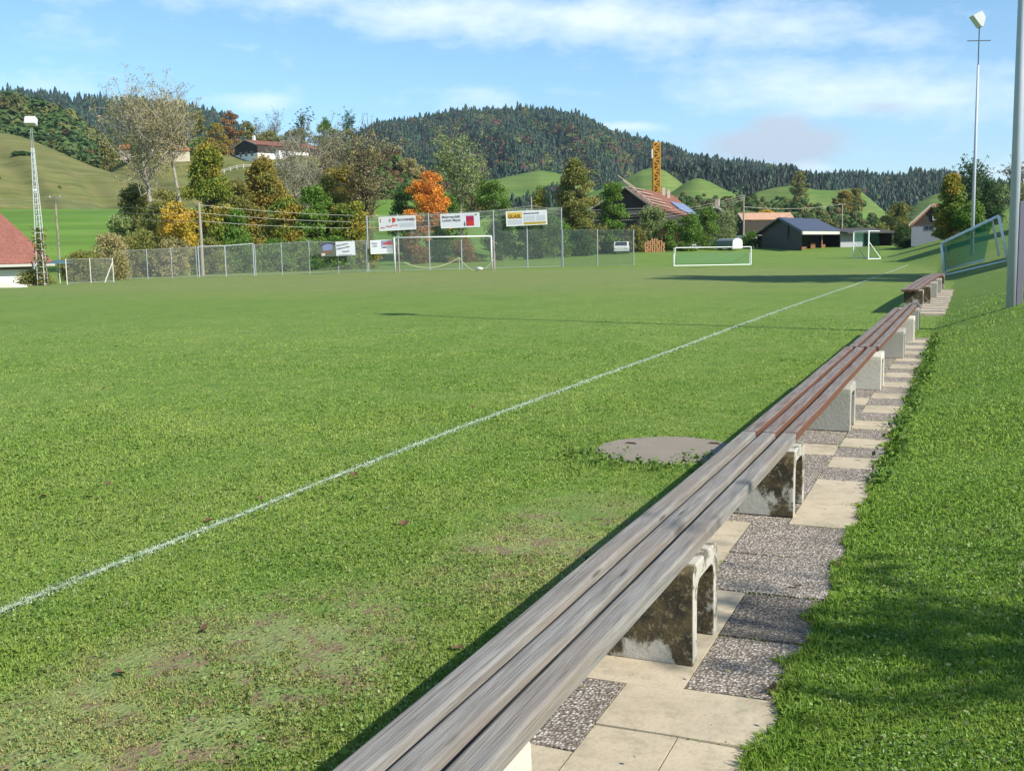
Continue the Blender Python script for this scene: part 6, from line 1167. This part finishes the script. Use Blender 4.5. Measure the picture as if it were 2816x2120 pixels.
dens = N(nt, 'ShaderNodeMapRange', {0: MATH(nt, 'ADD', MATH(nt, 'MULTIPLY', cov, .62), base_n), 1: .63, 2: 1.48, 3: 0., 4: .97}); dens.clamp = True; dens = dens.outputs[0]
gcl = MATH(nt, 'MAXIMUM', blob(1510, 322, 1870, 304, 46, 1.0), MATH(nt, 'MULTIPLY', blob(1610, 278, 1770, 285, 34, 1.1), .95)); gcl = MATH(nt, 'MAXIMUM', gcl, MATH(nt, 'MULTIPLY', blob(1840, 235, 1960, 235, 15), .5)); gcl = MATH(nt, 'MAXIMUM', gcl, MATH(nt, 'MULTIPLY', blob(1640, 335, 1560, 322, 15), .6))
gd = N(nt, 'ShaderNodeMapRange', {0: MATH(nt, 'ADD', MATH(nt, 'MULTIPLY', gcl, .62), MATH(nt, 'MULTIPLY', n2, .8)), 1: .52, 2: .86, 3: 0., 4: .96}); gd.clamp = True
hs = N(nt, 'ShaderNodeHueSaturation', {'Color': sky.outputs[0], 'Saturation': 1.02, 'Value': 1.0, 'Hue': .49})
skyc = MULT(nt, hs.outputs[0], (.80, .95, 1.07))
c = MIX(nt, dens, skyc, (6.9, 7.5, 8.3)); c = MIX(nt, gd.outputs[0], c, (3.7, 4.35, 5.15))
nt.links.new(c, bg.inputs[0]); bg.inputs[1].default_value = .10; nt.links.new(bg.outputs[0], out.inputs[0])
sl = bpy.data.lights.new('sun', 'SUN'); sl.energy = 4.2; sl.angle = R(.53); sl.color = (1, .95, .86); so = bpy.data.objects.new('sun', sl); C.objects.link(so)
sd = Vector((math.sin(SUN_AZ)*math.cos(SUN_EL), math.cos(SUN_AZ)*math.cos(SUN_EL), math.sin(SUN_EL))); so.rotation_euler = sd.to_track_quat('Z', 'Y').to_euler()
cd = bpy.data.cameras.new('camera'); co = bpy.data.objects.new('camera', cd); C.objects.link(co); M4 = Matrix.Identity(4)
for i in range(3): M4[i][0] = cam.R[i]; M4[i][1] = cam.U[i]; M4[i][2] = -cam.F[i]; M4[i][3] = cam.C[i]
co.matrix_world = M4; cd.sensor_width = 36; cd.sensor_fit = 'HORIZONTAL'; cd.lens = cam.f/2816*36; cd.clip_end = 20000; cd.clip_start = .05
sc = bpy.context.scene; sc.camera = co; sc.view_settings.view_transform = 'Standard'; sc.view_settings.look = 'None'; sc.view_settings.gamma = 1; sc.view_settings.exposure = .80
sc.cycles.max_bounces = 6; sc.cycles.transparent_max_bounces = 16; sc.cycles.use_denoising = True
